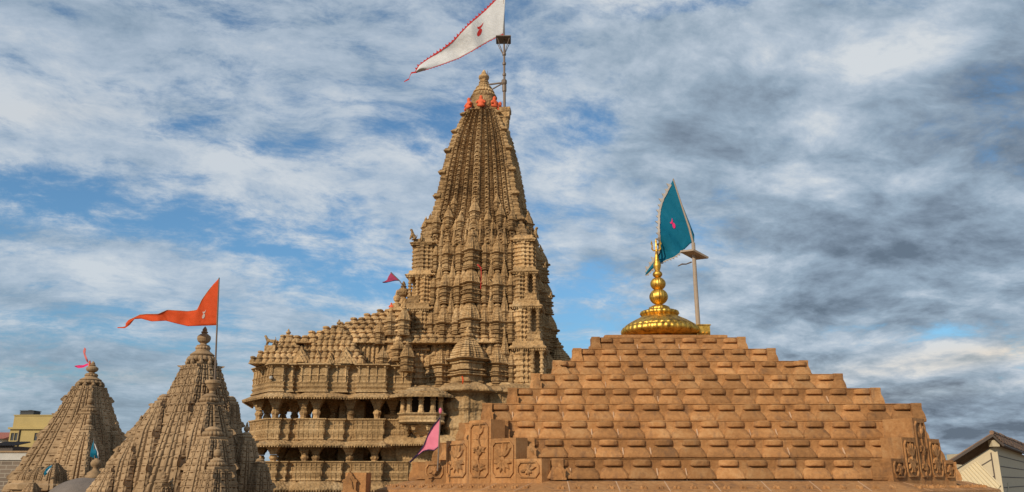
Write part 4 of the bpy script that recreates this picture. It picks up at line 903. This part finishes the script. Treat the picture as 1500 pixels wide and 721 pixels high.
mb = MB(); mb.poly(P0, [(0, .1), (1, .1), (1.05, -.25), (H-.6, -.25), (H-.55, -.1), (H-.30, -.06), (H-.101, -.06)]); mb.build('wall', 'red', shrine)
# lower porch roof on the left
mb = MB()
b0 = at(523, 716, 16.6); mb.box(b0.x-.20, b0.x+.20, 16.4, 17.0, b0.z-.1, b0.z+.30)
mb.box(b0.x-.45, b0.x+.9, 16.2, 17.6, b0.z-.28, b0.z-.10)
antefix(mb, (b0.x-.10, 16.395, b0.z-.09), (1, 0, 0), (0, -1, 0), .30, .42, .07)
mb.box(b0.x-.35, b0.x+1.6, 16.3, 18.4, 0, b0.z-.281); mb.build('porch_roof', 'red', shrine)

# ------------------------------------------------------------------ gilded finial
GY = 21.3; G0 = at(968, 498, GY); GS = .0176                 # metres per photo pixel there
fin = thing('gilded_finial', 'large gold domed finial with ribbed balls and a trident, atop the tiled pyramid roof', 'finial', (G0.x, GY, H+HH*9+.12))
def rib(n, a): return lambda t, r, z: r*(1+a*abs(math.sin(n*t/2)))
def gz(py): return at(967, py, GY).z-ZB
ZB = H+HH*9+.12; gc = (G0.x, GY, ZB)
mb = MB(); mb.lathe([(.72, -.02), (.74, .02), (.70, gz(496)), (.66, gz(494))], gc, 48)
mb.lathe([(.80, gz(495)), (.97, gz(491)), (1.0, gz(487)), (.985, gz(483.5)), (.95, gz(481))], gc, 168, rib(42, .035)); 
mb.build('dome_rim', 'gold', fin, smooth=True)
mb = MB(); mb.lathe([(.95, gz(481.5)), (.88, gz(477.5)), (.73, gz(472)), (.57, gz(467.5)), (.45, gz(463.5)), (.38, gz(461))], gc, 144, rib(36, .03)); mb.build('dome', 'gold', fin, smooth=True)
mb = MB(); mb.lathe([(.36, gz(466)), (.44, gz(463.5)), (.49, gz(460)), (.47, gz(457)), (.38, gz(455.5)), (.30, gz(455))], gc, 96, rib(24, .06)); mb.build('ring', 'gold', fin, smooth=True)
mb = MB(); mb.lathe([(.30, gz(456)), (.26, gz(450.5)), (.17, gz(448)), (.07, gz(446.5)), (.06, gz(444))], gc, 96, rib(24, .03)); mb.build('neck', 'gold', fin, smooth=True)
def ball(py, r):
    mb = MB(); z = gz(py); mb.lathe([(r*math.cos(a), z+r*.93*math.sin(a)) for a in np.linspace(-1.35, 1.35, 13)], gc, 80, rib(20, .05)); mb.build('ball', 'gold', fin, smooth=True)
ball(435, .235); ball(416, .195)
mb = MB(); mb.lathe([(.05, gz(426)), (.075, gz(424)), (.05, gz(422))], gc, 24); z = gz(402); mb.lathe([(.125*math.cos(a), z+.10*math.sin(a)) for a in np.linspace(-1.4, 1.4, 9)], gc, 48, rib(12, .05)); mb.build('ball', 'gold', fin, smooth=True)
mb = MB(); mb.lathe([(.05, gz(409)), (.07, gz(396.5)), (.10, gz(391)), (.105, gz(388)), (.07, gz(382)), (.045, gz(375)), (.03, gz(368))], gc, 32); mb.build('spike', 'gold', fin, smooth=True)
tr = MB(); zt = ZB+gz(369); x = G0.x
tr.tube([(x, GY, zt), (x, GY, zt+.16), (x, GY, zt+.34)], [.022, .025, .012], 8); tr.slab([(x-.035, GY-.01, zt+.27), (x, GY-.01, zt+.24), (x+.035, GY-.01, zt+.27), (x, GY-.01, zt+.38)], (0, 1, 0), .02)
for s in (-1, 1):
    tr.tube([(x, GY, zt+.04), (x+s*.07, GY, zt+.03), (x+s*.115, GY, zt+.08), (x+s*.105, GY, zt+.17), (x+s*.12, GY, zt+.24)], [.02, .022, .024, .022, .012], 8)
    tr.slab([(x+s*.12-.03, GY-.01, zt+.22), (x+s*.12, GY-.01, zt+.2), (x+s*.12+.03, GY-.01, zt+.22), (x+s*.118, GY-.01, zt+.32)], (0, 1, 0), .02)
tr.build('trident', 'gold', fin, smooth=False)
# gold carved box beside it
bx = at(1029, 495, GY-.2); bt = at(1029, 477, GY-.2)
box = thing('gilded_box', 'small carved gold box at the foot of the wooden flag pole, beside the gold dome', 'box', (bx.x, GY-.2, ZB-.0))
mb = MB(); mb.box(bx.x-.17, bx.x+.17, GY-.38, GY-.02, ZB, bt.z-.03); mb.build('body', 'gold', box)
mb = MB(); mb.box(bx.x-.19, bx.x+.19, GY-.40, GY, bt.z-.03, bt.z); mb.box(bx.x-.19, bx.x+.19, GY-.40, GY, ZB+.001, ZB+.03)
for i in range(3):
    for j in range(3):
        mb.lathe([(.035, -.04), (.045, 0), (.02, .04)], (bx.x-.10+.10*i, GY-.385, ZB+.075+.07*j), 6)
mb.build('carving', 'gold', box)

# ------------------------------------------------------------------ flags and their poles
def resample(pts, n):
    P = np.array(pts, float); d = np.r_[0, np.cumsum(np.hypot(*np.diff(P, axis=0).T))]; t = np.linspace(0, d[-1], n); return np.c_[np.interp(t, d, P[:, 0]), np.interp(t, d, P[:, 1])]
class Flag:
    """cloth sheet hung between an upper and a lower edge; s runs away from the pole, t from upper to lower edge"""
    def __init__(f, top, bot, Y, slant, amp, waves, n=60, m=16, ph=0.0):
        f.n, f.m = n, m; a, b = resample(top, n), resample(bot, n); P = np.zeros((n, m, 3)); f.Y = Y
        for i in range(n):
            s = i/(n-1)
            for j in range(m):
                t = j/(m-1); q = a[i]*(1-t)+b[i]*t
                y = Y+slant*s+amp*min(1, s*2.5+.12*0)*(math.sin(waves*6.28*s+ph+1.3*t)+.45*math.sin(waves*13.7*s+2.1*t+ph*2)+.3*math.sin(5*t+9*s))
                P[i, j] = at(q[0], q[1], y)
        f.P = P
    def pt(f, s, t, d=0):
        x = min(max(s, 0), 1)*(f.n-1); y = min(max(t, 0), 1)*(f.m-1); i, j = min(int(x), f.n-2), min(int(y), f.m-2); u, v = x-i, y-j; P = f.P
        p = P[i, j]*(1-u)*(1-v)+P[i+1, j]*u*(1-v)+P[i, j+1]*(1-u)*v+P[i+1, j+1]*u*v; return p+np.array([0, d, 0])
    def build(f, name, label, mat_, th=.012, group=None):
        mb = MB(); B = f.P.copy(); B[..., 1] += th; mb.grid(f.P); mb.grid(B)
        n, m = f.n, f.m; k = n*m; e = [(i, 0) for i in range(n)]+[(n-1, j) for j in range(1, m)]+[(i, m-1) for i in range(n-2, -1, -1)]+[(0, j) for j in range(m-2, 0, -1)]
        ids = [i*m+j for i, j in e]; fs = [(ids[q], ids[(q+1) % len(ids)], k+ids[(q+1) % len(ids)], k+ids[q]) for q in range(len(ids))]
        mb.f += fs; mb.t += [.5]*len(fs); root = thing(name, label, 'flag', tuple(f.P[0, -1]), 0, group); mb.build('cloth', mat_, root, smooth=True); return root
    def trim(f, root, mat_, edge, n, size, s0=0, s1=1, scallop=True):
        mb = MB()
        for i in range(n):
            a = s0+(s1-s0)*i/n; b = s0+(s1-s0)*(i+1)/n; t = 0 if edge == 'top' else 1; ti = .1 if edge == 'top' else .9
            p, q = f.pt(a, t), f.pt(b, t); c = (p+q)/2; o = c-f.pt((a+b)/2, ti); o[1] = 0; l = np.linalg.norm(o)
            e = q-p; nrm = np.array([-e[2], 0, e[0]]); nrm /= (np.linalg.norm(nrm)+1e-9)
            if np.dot(nrm, o) < 0: nrm = -nrm
            k = size*random.uniform(.75, 1.2); w = np.array([0, .02, 0]); b2 = nrm*k*.28
            mb.rings([[tuple(p-b2-w), tuple(q-b2-w), tuple(q+b2-w), tuple(p+b2-w)], [tuple(p-b2+w), tuple(q-b2+w), tuple(q+b2+w), tuple(p+b2+w)]])
            if scallop and i % 2 == 0:
                mb.rings([[tuple(p+b2-w), tuple(q+b2-w), tuple(q*.3+p*.7+nrm*k-w)], [tuple(p+b2+w), tuple(q+b2+w), tuple(q*.3+p*.7+nrm*k+w)]])
        mb.build('trim', mat_, root)
    def emblem(f, root, mat_, s, t, ws, wt, crescent=True, crs=-1.0):
        mb = MB()
        for d in (-.02, .026):
            ring = [tuple(f.pt(s+ws*math.cos(a), t+wt*math.sin(a), d)) for a in np.linspace(0, 6.283, 18, False)]; mb.add([tuple(f.pt(s, t, d))]+ring, [(0, i+1, (i+1) % 18+1) for i in range(18)])
            if crescent:
                A = np.linspace(R(20), R(160), 14); o = [tuple(f.pt(s+ws*1.25*math.cos(a), t+crs*wt*2.3+wt*1.5*math.sin(a)-wt*.3, d)) for a in A]; n_ = [tuple(f.pt(s+ws*1.15*math.cos(a), t+crs*wt*2.3+wt*.7*math.sin(a)-wt*.3, d)) for a in A]
                mb.add(o+n_, [(i, i+1, 14+i+1, 14+i) for i in range(13)])
        mb.build('emblem', mat_, root)
# great white flag over the tower
WY = 70.6
fw = Flag([(741.5, -22), (726, 0), (710, 16), (693, 30), (676, 47), (663, 61), (649, 72), (626, 87), (614, 96), (609, 105)], [(737, 50), (715, 61), (693, 74), (671, 86), (643, 96), (622, 103), (610, 106.5)], WY-.1, 1.2, .42, 1.7, 90, 24, .4)
r = fw.build('flag', 'long white pennant with red scalloped edges and red emblem, above the tall tower', 'f_white', group=None)
fw.trim(r, 'f_red', 'top', 60, .24, .10, 1); fw.trim(r, 'f_red', 'bottom', 60, .09); fw.emblem(r, 'f_red', .30, .56, .028, .10)
tl = MB(); tl.rings([[tuple(at(px, py-w, WY+.7)), tuple(at(px, py+w, WY+.7)), tuple(at(px, py+w, WY+.74)), tuple(at(px, py-w, WY+.74))] for px, py, w in ((611, 105.6, 1.4), (606, 106.3, 1.1), (602.5, 107, 1.2), (600.5, 111, 1.0), (599, 116, 1.1), (595, 118, .9), (592, 119.8, .7))]); tl.build('tail', 'f_red', r)
pr = thing('flag_pole', 'tall iron flag pole with a strutted platform, braced to the top of the tall tower', 'flag pole', tuple(at(739, 160, WY))); mb = MB()
pz = [(160, .13), (135, .13), (134, .2), (125, .2), (124, .11), (112, .11), (111, .17), (108, .17), (107, .10), (96, .10), (95, .17), (92, .17), (91, .10), (82, .10), (81, .18), (78, .18), (77, .09), (52, .08), (36, .06), (-24, .05)]
mb.tube([tuple(at(739-(160-py)*.006, py, WY)) for py, _ in pz], [w for _, w in pz], 8); mb.build('shaft', 'pole', pr)
pc = at(737.5, 58, WY); mb = MB(); mb.box(pc.x-.72, pc.x+.72, WY-.75, WY+.75, pc.z-.06, pc.z+.03); mb.build('platform', 'pole', pr)
mb = MB(); lo = at(738, 82, WY)
for sx in (-1, 1):
    for sy in (-1, 1): mb.tube([(pc.x+sx*.6, WY+sy*.6, pc.z-.05), (pc.x+sx*.35, WY+sy*.35, pc.z-.8), (lo.x, WY, lo.z)], .035, 6)
mb.build('strut', 'pole', pr)
mb = MB(); e = at(738.5, 121, WY); mb.tube([tuple(at(716, 124, 71.6)), tuple(e)], .09, 6); mb.tube([tuple(at(719, 132, 71.4)), tuple(e)], .07, 6); mb.lathe([(.2, -.25), (.26, -.1), (.26, .2), (.18, .3)], tuple(e), 10); mb.build('brace', 'pole', pr)

# orange flag
OY = Y1-1.05
fo = Flag([(320.5, 408), (312, 417), (302, 430), (295, 440), (289, 454), (275, 456), (262, 455), (245, 454), (232, 460), (215, 460), (205, 461), (197, 465), (188, 469), (184, 474)], [(318, 476.5), (305, 477), (275, 478), (258, 474), (243, 470), (222, 471), (207, 467), (197, 467.5), (190, 476), (184, 480)], OY, .6, .13, 2.2, 80, 16, 1.0)
r = fo.build('flag', 'long bright orange pennant with a pale emblem, streaming left from the nearer shrine spire', 'f_orange')
fo.emblem(r, 'f_cream', .155, .72, .016, .07); fo.trim(r, 'f_cream', 'top', 50, .035, .1, .95, False)
tl = MB(); tl.rings([[tuple(at(px, py-w, OY+.6)), tuple(at(px, py+w, OY+.6)), tuple(at(px, py+w, OY+.62)), tuple(at(px, py-w, OY+.62))] for px, py, w in ((187, 476, 2.5), (183, 479.5, 1.3), (179, 480, .9), (172, 480, .7))]); tl.build('tail', 'f_orange', r)
pr = thing('flag_pole', 'thin wooden pole of the orange flag, standing on a bracket of the nearer shrine spire', 'flag pole', tuple(pbk)); mb = MB()
mb.tube([tuple(pbk+Vector((.08, 0, .0))), tuple(at(318, 476, OY)), tuple(at(321, 407, OY))], [.045, .04, .03], 8); mb.build('shaft', 'pole', pr)

# blue flag and its wooden pole on the pyramid roof
BYF = GY-.2
fb_ = Flag([(986, 263), (1003, 300), (1010, 330), (1017, 343), (1017, 354)], [(986, 264), (974, 288), (966, 305), (964, 325), (966, 350), (962, 372), (954, 384)], BYF, 0, .0, 1)
# hoist along the right edge; the sheet runs from the pole down to a tail on the left
fb_ = Flag([(985.5, 264), (979, 277), (970, 294), (965.5, 312), (965, 335), (966, 356), (965, 370), (955, 385), (947, 397), (945.5, 402)], [(1017, 344), (1017, 354), (1011, 357), (1000, 368), (988, 377), (975, 382), (965, 388), (957, 394), (950, 401), (946, 404)], BYF+.28, .12, .11, 1.3, 60, 36, .5)
r = fb_.build('flag', 'triangular peacock blue flag with cream fringe and a pink emblem, behind the gold finial', 'f_blue')
fb_.trim(r, 'f_cream', 'top', 34, .10, 0.05, .98); fb_.trim(r, 'f_cream', 'bottom', 30, .045, .3, 1); fb_.emblem(r, 'f_magenta', .26, .50, .024, .052)
pr = thing('flag_pole', 'leaning grey wooden flag pole with a square platform, beside the gold dome', 'flag pole', tuple(at(1023, 476, BYF))); mb = MB()
mb.tube([tuple(at(1023, 480, BYF)), tuple(at(1019, 420, BYF)), tuple(at(1015.5, 356, BYF))], [.06, .057, .05], 10); mb.tube([tuple(at(1015.8, 358, BYF)), tuple(at(1010, 335, BYF)), tuple(at(1000, 305, BYF)), tuple(at(986, 262, BYF))], [.03, .028, .022, .018], 6); mb.build('shaft', 'wood', pr)
c = at(1017, 373, BYF); mb = MB(); ring = [Vector((a*.27, b*.27, 0)) for a, b in ((-1, -1), (1, -1), (1, 1), (-1, 1))]; Rm = Matrix.Rotation(R(18), 3, 'Y') @ Matrix.Rotation(R(30), 3, 'Z')
mb.rings([[tuple(c+Rm @ (v+Vector((0, 0, h)))) for v in ring] for h in (-.025, .025)]); mb.build('platform', 'wood', pr)
mb = MB(); mb.tube([tuple(at(1013, 384, BYF)), tuple(at(1005, 387, BYF-.05)), tuple(at(999, 387, BYF-.1)), tuple(at(993, 390, BYF-.1))], [.02, .016, .02, .012], 6); mb.build('hook', 'pole', pr)

# pink flag by the corner panel
KY = 15.9
fp_ = Flag([(644.5, 612), (634, 625), (627, 637), (622, 650), (613, 664), (603, 674), (600, 677)], [(642, 655), (636, 660), (628, 659), (620, 661), (611, 668), (604, 675), (600.5, 678)], KY, .12, .035, 1.0, 40, 14)
r = fp_.build('flag', 'small bright pink triangular flag with dark navy edging, left of the carved corner panel', 'f_pink'); fp_.trim(r, 'f_navy', 'top', 40, .03, 0, 1, False); fp_.trim(r, 'f_navy', 'bottom', 40, .025, 0, 1, False)
pr = thing('flag_pole', 'thin dark pole carrying the pink flag on the corner of the tiled roof', 'flag pole', tuple(at(643, 680, KY))); mb = MB(); mb.tube([tuple(at(641, 690, KY)), tuple(at(643, 650, KY)), tuple(at(645, 608, KY))], [.018, .015, .012], 6); mb.build('shaft', 'pole', pr)
mb = MB(); q = at(645, 606, KY); mb.lathe([(.012, 0), (.028, .03), (.03, .07), (.02, .10), (0, .11)], tuple(q), 8); mb.build('pink_tie', 'f_pink', pr)

# small purple flag on the hall roof
VY = 69.5
fv = Flag([(572.5, 399.5), (569, 405), (567, 410), (563, 412.5), (560, 413)], [(585, 411), (578, 411), (572, 412.5), (565, 414), (560.5, 414)], VY, 0, .08, 1, 24, 8)
r = fv.build('flag', 'tiny dark purple pennant on a leaning stick, over the hall roof beside the tower', 'f_purple'); fv.trim(r, 'f_navy', 'bottom', 14, .1, 0, 1, False)
pr = thing('flag_pole', 'thin leaning stick of the tiny purple pennant, tied to the pot finial of the hall', 'flag pole', tuple(at(591, 420, VY))); mb = MB(); mb.tube([tuple(at(591, 420, VY)), tuple(at(585, 411, VY)), tuple(at(572.5, 399, VY))], .045, 6); mb.build('shaft', 'pole', pr)

# pink ribbon on the far left spire
RY = Y2
f1 = Flag([(123.5, 509), (121.5, 515), (124, 524), (127, 530)], [(126, 511), (125, 518), (128, 526), (130, 532)], RY, 0, .05, 1, 20, 6); r = f1.build('ribbon', 'thin pink ribbon fluttering up and left from the tip of the farthest left spire', 'f_salmon')
f2 = Flag([(129, 532), (122, 535), (115, 535), (109, 536)], [(129, 535), (122, 538.5), (115, 539.5), (109.5, 537)], RY, 0, .06, 1, 20, 6); mb = MB(); mb.grid(f2.P); mb.build('streamer', 'f_magenta', r, smooth=True)
pr = thing('flag_stick', 'short orange stick with the pink ribbon on the farthest left spire tip', 'flag pole', tuple(at(131, 533, RY))); mb = MB(); mb.tube([tuple(at(131, 540, RY-.05)), tuple(at(131.5, 528.5, RY-.05))], [.09, .05], 6); mb.build('shaft', 'orange', pr)
# blue pennant on the dome finial, blue and white cloth by the miniature shrine
f3 = Flag([(137.5, 643), (134, 655), (132, 665), (132, 669)], [(138, 644), (140, 656), (142, 665), (144, 674)], DY, 0, .05, 1, 24, 10); r = f3.build('flag', 'small drooping blue pennant with a white strip on the finial of the grey dome', 'f_blue')
f4 = Flag([(138, 650), (140, 657), (142, 664), (144, 672)], [(139, 650), (141.5, 657), (144, 664), (145, 672)], DY-.02, 0, .03, 1, 16, 4); mb = MB(); mb.grid(f4.P); mb.build('white_strip', 'f_white', r, smooth=True)
pr = thing('flag_stick', 'short stick of the blue pennant, rising from the stone pot finial of the grey dome', 'flag pole', tuple(at(139, 676, DY))); mb = MB(); mb.tube([tuple(at(139, 676, DY)), tuple(at(137.7, 642, DY))], [.03, .02], 6); mb.build('shaft', 'pole', pr)
f5 = Flag([(77, 681), (72, 683), (67, 687), (64, 694)], [(75, 685), (71, 690), (68, 695), (65, 698)], 42.6, 0, .05, 1, 20, 8); r = f5.build('cloth', 'crumpled blue cloth with a white stripe caught beside the pointed miniature shrine', 'f_blue'); r['category'] = 'cloth'
f6 = Flag([(74, 685), (70, 689), (67, 693)], [(73.5, 687.5), (70, 692), (67.5, 695)], 42.55, 0, .03, 1, 12, 4); mb = MB(); mb.grid(f6.P); mb.build('white_stripe', 'f_white', r, smooth=True)
# votive cloths caught on the tower
f7 = Flag([(700, 387), (705.5, 392), (705.5, 405), (704.5, 424)], [(698.5, 388), (704, 393), (704.4, 405), (703.6, 424)], 65.0, 0, .04, 1, 16, 4); r = f7.build('cloth', 'narrow strip of red cloth hanging down the middle of the tall tower', 'f_red'); r['category'] = 'cloth'
f8 = Flag([(676, 551), (677, 556), (677, 563)], [(678, 551), (679.5, 556), (678.5, 563)], 62.6, 0, .03, 1, 10, 4); r = f8.build('cloth', 'small orange cloth low on the front of the tall tower', 'f_orange'); r['category'] = 'cloth'

# ------------------------------------------------------------------ neighbouring houses
def box_r(mb, c, t, n, u0, u1, d0, d1, z0, z1):              # box in a frame: t along the front, n outwards
    q = lambda u, d: (c.x+t.x*u+n.x*d, c.y+t.y*u+n.y*d); mb.rings([[(*q(u0, d1), z), (*q(u1, d1), z), (*q(u1, d0), z), (*q(u0, d0), z)] for z in (z0, z1)])
# timber house with a tiled roof at the right edge
HY = 48.0; F = HY/22; cor = at(1458, 652, HY); hs = thing('timber_house', 'cream boarded house with a dark tiled roof and a corrugated sheet on its wall', 'house', (cor.x, HY, 0))
tL = Vector((-.87, .49, 0)); tR = Vector((.566, .825, 0)); nL = Vector((-.49, -.87, 0)); nR = Vector((.825, -.566, 0))
WL, WR = 1.15, 15.0; topz = cor.z; C0 = Vector((cor.x, HY, 0)); UP = Vector((0, 0, 1))
_e = at(1401, 676, HY+1.03); slope = (at(1456, 642, HY).z-_e.z)/(.96*F)
def ZZ(z): return 0 if z == 0 else topz+(z-topz)*F
def LP(u, z, d=0): return C0+tL*u*F+nL*d+UP*ZZ(z)
def RP(u, z, d=0): return C0+tR*u*F+nR*d+UP*ZZ(z)
mb = MB(); mb.slab([LP(0, 0), LP(WL, 0), LP(WL, topz-slope*WL), LP(0, topz)], -nL, .12); mb.build('wall', 'cream', hs)
mb = MB(); mb.slab([RP(0, 0), RP(WR, 0), RP(WR, topz), RP(0, topz)], -nR, .12); mb.build('side_wall', 'cream', hs)
mb = MB(); mb.slab([LP(-.02, 0, .05), LP(.11, 0, .05), LP(.11, topz-.1, .05), LP(-.02, topz-.02, .05)], -nL, .06); mb.slab([RP(-.02, 0, .052), RP(.16, 0, .052), RP(.16, topz, .052), RP(-.02, topz, .052)], -nR, .06); mb.build('corner_post', 'cream', hs)
mb = MB()
for k in range(7):                                           # dark joints between the boards
    z = topz-.25-.27*k; mb.slab([RP(.17, z, .0), RP(WR, z, .0), RP(WR, z-.022, .0), RP(.17, z-.022, .0)], nR, .02)
for k in range(3):
    z = topz-.35-.42*k; mb.slab([LP(.14, z), LP(.8, z-.66*slope), LP(.8, z-.66*slope-.03), LP(.14, z-.03)], nL, .02)
mb.slab([LP(.115, 0), LP(.145, 0), LP(.145, topz-.20), LP(.115, topz-.18)], nL, .03)
mb.build('board_joint', 'darkwood', hs)
mb = MB(); mb.slab([RP(.5, topz-1.5, .005), RP(1.8, topz-.95, .005), RP(1.8, topz-1.1, .005), RP(.5, topz-1.66, .005)], nR, .04); mb.build('brace', 'cream', hs)
def plane_tiles(mb, P, nu, nv, up=.03):
    P = [Vector(p) for p in P]
    for i in range(nu):
        for j in range(nv):
            q = lambda a, b: (P[0]*(1-a)+P[1]*a)*(1-b)+(P[3]*(1-a)+P[2]*a)*b
            c0, c1, c2, c3 = q(i/nu, j/nv), q((i+.96)/nu, j/nv), q((i+.96)/nu, (j+1.08)/nv), q(i/nu, (j+1.08)/nv); n = (c1-c0).cross(c3-c0).normalized()
            if n.z < 0: n = -n
            h = random.uniform(.0, up*.6); mb.slab([c0+n*(h+up), c1+n*(h+up), c2+n*h*.4, c3+n*h*.4], n, .025)
rise = at(1456, 638, HY).z-topz
ridge0 = LP(.03, topz, .40)+UP*rise-tR*.3; ridge1 = ridge0+tR*(WR*F+.6)+UP*.25; rl0 = ridge0+tL*1.12*F-UP*(slope*1.12*F+.05); rl1 = rl0+tR*(WR*F+.6)
eb0 = RP(-.12, topz-.0, .40)+nL*.2; eb1 = RP(WR+.1, topz-.0, .40)
mb = MB(); mb.slab([rl0, ridge0, ridge1, rl1], (0, 0, 1), .12); mb.slab([ridge0, eb0, eb1, ridge1], (0, 0, 1), .08); plane_tiles(mb, [ridge0+UP*.09, ridge1+UP*.09, eb1+UP*.09, eb0+UP*.09], 60, 5, .05)
for i in range(44):
    a = ridge0+(ridge1-ridge0)*(i/44); b = ridge0+(ridge1-ridge0)*((i+.94)/44); mb.tube([a+UP*(.08+random.uniform(0, .08)), b+UP*(.10+random.uniform(0, .10))], .12, 7)
rf = mb.build('roof', 'tile', hs)
mb = MB(); mb.tube([ridge0+Vector((-.02, -.06, -.02)), rl0+Vector((-.02, -.06, -.02))], .09, 4); mb.tube([ridge0+Vector((.0, -.05, -.03)), eb0+UP*-.02, eb1+UP*-.02], .08, 4); mb.build('barge_board', 'darkwood', rf)
mb = MB(); q = LP(.03, topz, .30); mb.box(q.x-.2, q.x+.2, q.y-.2, q.y+.2, q.z-.10, q.z+.26); mb.build('ridge_beam', 'cream', hs)
# corrugated sheet fixed aslant on the left wall
c0, c1, c2, c3 = LP(.48, topz-.10-slope*.48, .14), LP(1.12, topz-.16-slope*1.12, .14), LP(.55, topz-1.75, .14), LP(.02, topz-1.0, .14)
nu = 64; Pg = np.zeros((nu+1, 2, 3))
for i in range(nu+1):
    a = i/nu; w = .035*math.sin(a*2*math.pi*10)
    for j, (p, q) in enumerate(((c0, c1), (c3, c2))): Pg[i, j] = p*(1-a)+q*a+nL*w
mb = MB(); mb.grid(Pg); B2 = Pg-np.array(nL)*.01; mb.grid(B2); mb.build('corrugated_sheet', 'tin', hs, smooth=True)
ab = at(1416, 664, 72); xx = thing('parapet_wall', 'bit of cream parapet wall behind the tiled pyramid roof, beside the timber house', 'wall', (ab.x, 72.5, 0)); mb = MB(); mb.box(ab.x-.7, ab.x+1.6, 72, 74, ab.z-1.5, ab.z-.05); mb.box(ab.x+.4, ab.x+1.5, 72.1, 73, ab.z-.05, ab.z+.35); mb.build('coping', 'cream', xx)
mb = MB(); mb.box(ab.x-.6, ab.x+1.5, 72.05, 73.95, 0, ab.z-1.5); mb.build('wall', 'cream', xx)

# yellow flat-roofed house on the left, behind the far spire
VYH = 68.0; p0 = at(10, 660, VYH); p1 = at(76, 660, VYH+1.2); zt = at(40, 609, VYH).z; zm = at(40, 629, VYH).z
yh = thing('yellow_house', 'yellow plastered flat-roofed house with small dark windows, far left', 'house', (p0.x, VYH, 0)); w = p1.x-p0.x
mb = MB(); mb.box(p0.x, p1.x+1, VYH, VYH+7, 0, zm); mb.build('wall', 'yellow', yh)
mb = MB(); mb.box(p0.x-.12, p1.x+1.1, VYH-.15, VYH+7.1, zm, zm+.16); mb.box(p0.x+.1, p1.x+1, VYH+.1, VYH+6.8, zm+.16, zt); mb.box(p0.x+.05, p1.x+1.05, VYH+.04, VYH+6.9, zt, zt+.08); mb.build('parapet', 'yellow', yh)
for px in (21.5, 56):
    c = at(px, 640, VYH); wb = MB(); wb.box(c.x-.27, c.x+.27, VYH-.04, VYH+.02, c.z-.30, c.z+.30); wo = wb.build('window', 'glass', yh)
    fb2 = MB()
    for a, b, e_, f_ in ((-.33, -.27, -.34, .34), (.27, .33, -.34, .34), (-.27, .27, .30, .35), (-.27, .27, -.38, -.30), (-.02, .02, -.30, .30)): fb2.box(c.x+a, c.x+b, VYH-.10, VYH-.0+.003, c.z+e_, c.z+f_)
    fb2.build('frame', 'yellow', wo)
mb = MB(); c = at(26.5, 650, VYH); mb.tube([(c.x, VYH-.06, 0), (c.x, VYH-.06, zm)], .05, 6); mb.build('drain_pipe', 'darkwood', yh)
c = at(44, 608.5, VYH+2); wt = thing('water_tank', 'black ribbed water tank on the flat roof of the yellow house', 'water tank', (c.x, VYH+2, zt+.08)); mb = MB(); mb.box(c.x-.55, c.x+.55, VYH+1.5, VYH+2.5, c.z-.2, c.z+.30)
for k in range(3): mb.box(c.x-.58, c.x+.58, VYH+1.47, VYH+2.53, c.z-.12+k*.15, c.z-.06+k*.15)
mb.build('body', 'black', wt); mb = MB(); mb.box(c.x-.6, c.x+.6, VYH+1.45, VYH+2.55, c.z+.30, c.z+.36); mb.lathe([(.2, .36), (.2, .42), (.05, .44)], (c.x, VYH+2, c.z), 12); mb.build('lid', 'black', wt)
mb = MB(); 
for a in (-.45, .45):
    for b in (1.6, 2.4): mb.box(c.x+a-.05, c.x+a+.05, VYH+b-.05, VYH+b+.05, zt+.05, c.z-.2)
mb.build('leg', 'darkwood', wt)
# old brick wall with a whitewashed top
q0 = at(-14, 690, 52); q1 = at(37, 690, 52); z1_ = at(20, 663, 52).z; z2_ = at(20, 674, 52).z
bwl = thing('brick_wall', 'old dark brick wall with a stained whitewashed top, below the yellow house', 'wall', (q0.x, 52, 0)); mb = MB(); mb.box(q0.x-6, q1.x, 52, 52.5, 0, z2_); mb.build('brickwork', 'brick', bwl)
mb = MB(); mb.box(q0.x-6, q1.x+.05, 51.93, 52.55, z2_, z1_); mb.build('whitewashed_top', 'white', bwl); mb = MB(); mb.box(q0.x-6, q1.x+.1, 51.86, 52.6, z1_, z1_+.10); mb.build('coping', 'shrine', bwl)
# sheds behind it
q = at(3, 660, 58); sh = thing('shed', 'low shed with a dark ribbed roof between the brick wall and the yellow house', 'shed', (q.x, 58, 0)); xa, xb = at(-16, 660, 58).x, at(17, 660, 58).x; za, zb_2 = at(5, 647, 59.5).z, at(5, 653, 58).z
mb = MB(); mb.box(xa, xb, 58.1, 61, 0, zb_2-.02); mb.build('wall', 'darkwood', sh); nu = 60; Pg = np.zeros((nu+1, 2, 3))
for i in range(nu+1):
    x = xa-.1+(xb-xa+.2)*i/nu
    for j, (y, z) in enumerate(((57.9, zb_2), (60, za))): Pg[i, j] = (x, y, z+.035*math.sin(i*math.pi/2))
mb = MB(); mb.grid(Pg); mb.grid(Pg-np.array([0, 0, .02])); mb.build('roof', 'darkwood', sh)
q = at(3, 640, 75); rh = thing('red_house', 'distant house with a red roof at the far left edge, behind the yellow house', 'house', (q.x, 75, 0)); xa, xb = at(-25, 640, 75).x, at(9, 640, 75).x; za = at(3, 643, 75).z
mb = MB(); mb.box(xa, xb-.3, 75, 80, 0, za); mb.build('wall', 'white', rh); mb = MB(); mb.rings([[(x, 74.6, za), (x, 80.4, za), (x, 77.5, za+.7)] for x in (xa-.3, xb)]); mb.build('roof', 'red_roof', rh)
# security lamp on the hall
c = at(397, 553, 63.3); sl_ = thing('lamp', 'small white lamp on the wall of the pillared hall, near its left corner', 'lamp', tuple(c)); mb = MB(); mb.lathe([(.02, -.13), (.10, -.12), (.14, -.03), (.13, .05), (.05, .09), (0, .1)], tuple(c), 14); mb.build('shade', 'white', sl_); mb = MB(); mb.tube([tuple(c+Vector((0, 0, .1))), tuple(c+Vector((0, .3, .25))), tuple(c+Vector((0, .7, .25)))], .035, 6); mb.build('arm', 'pole', sl_)
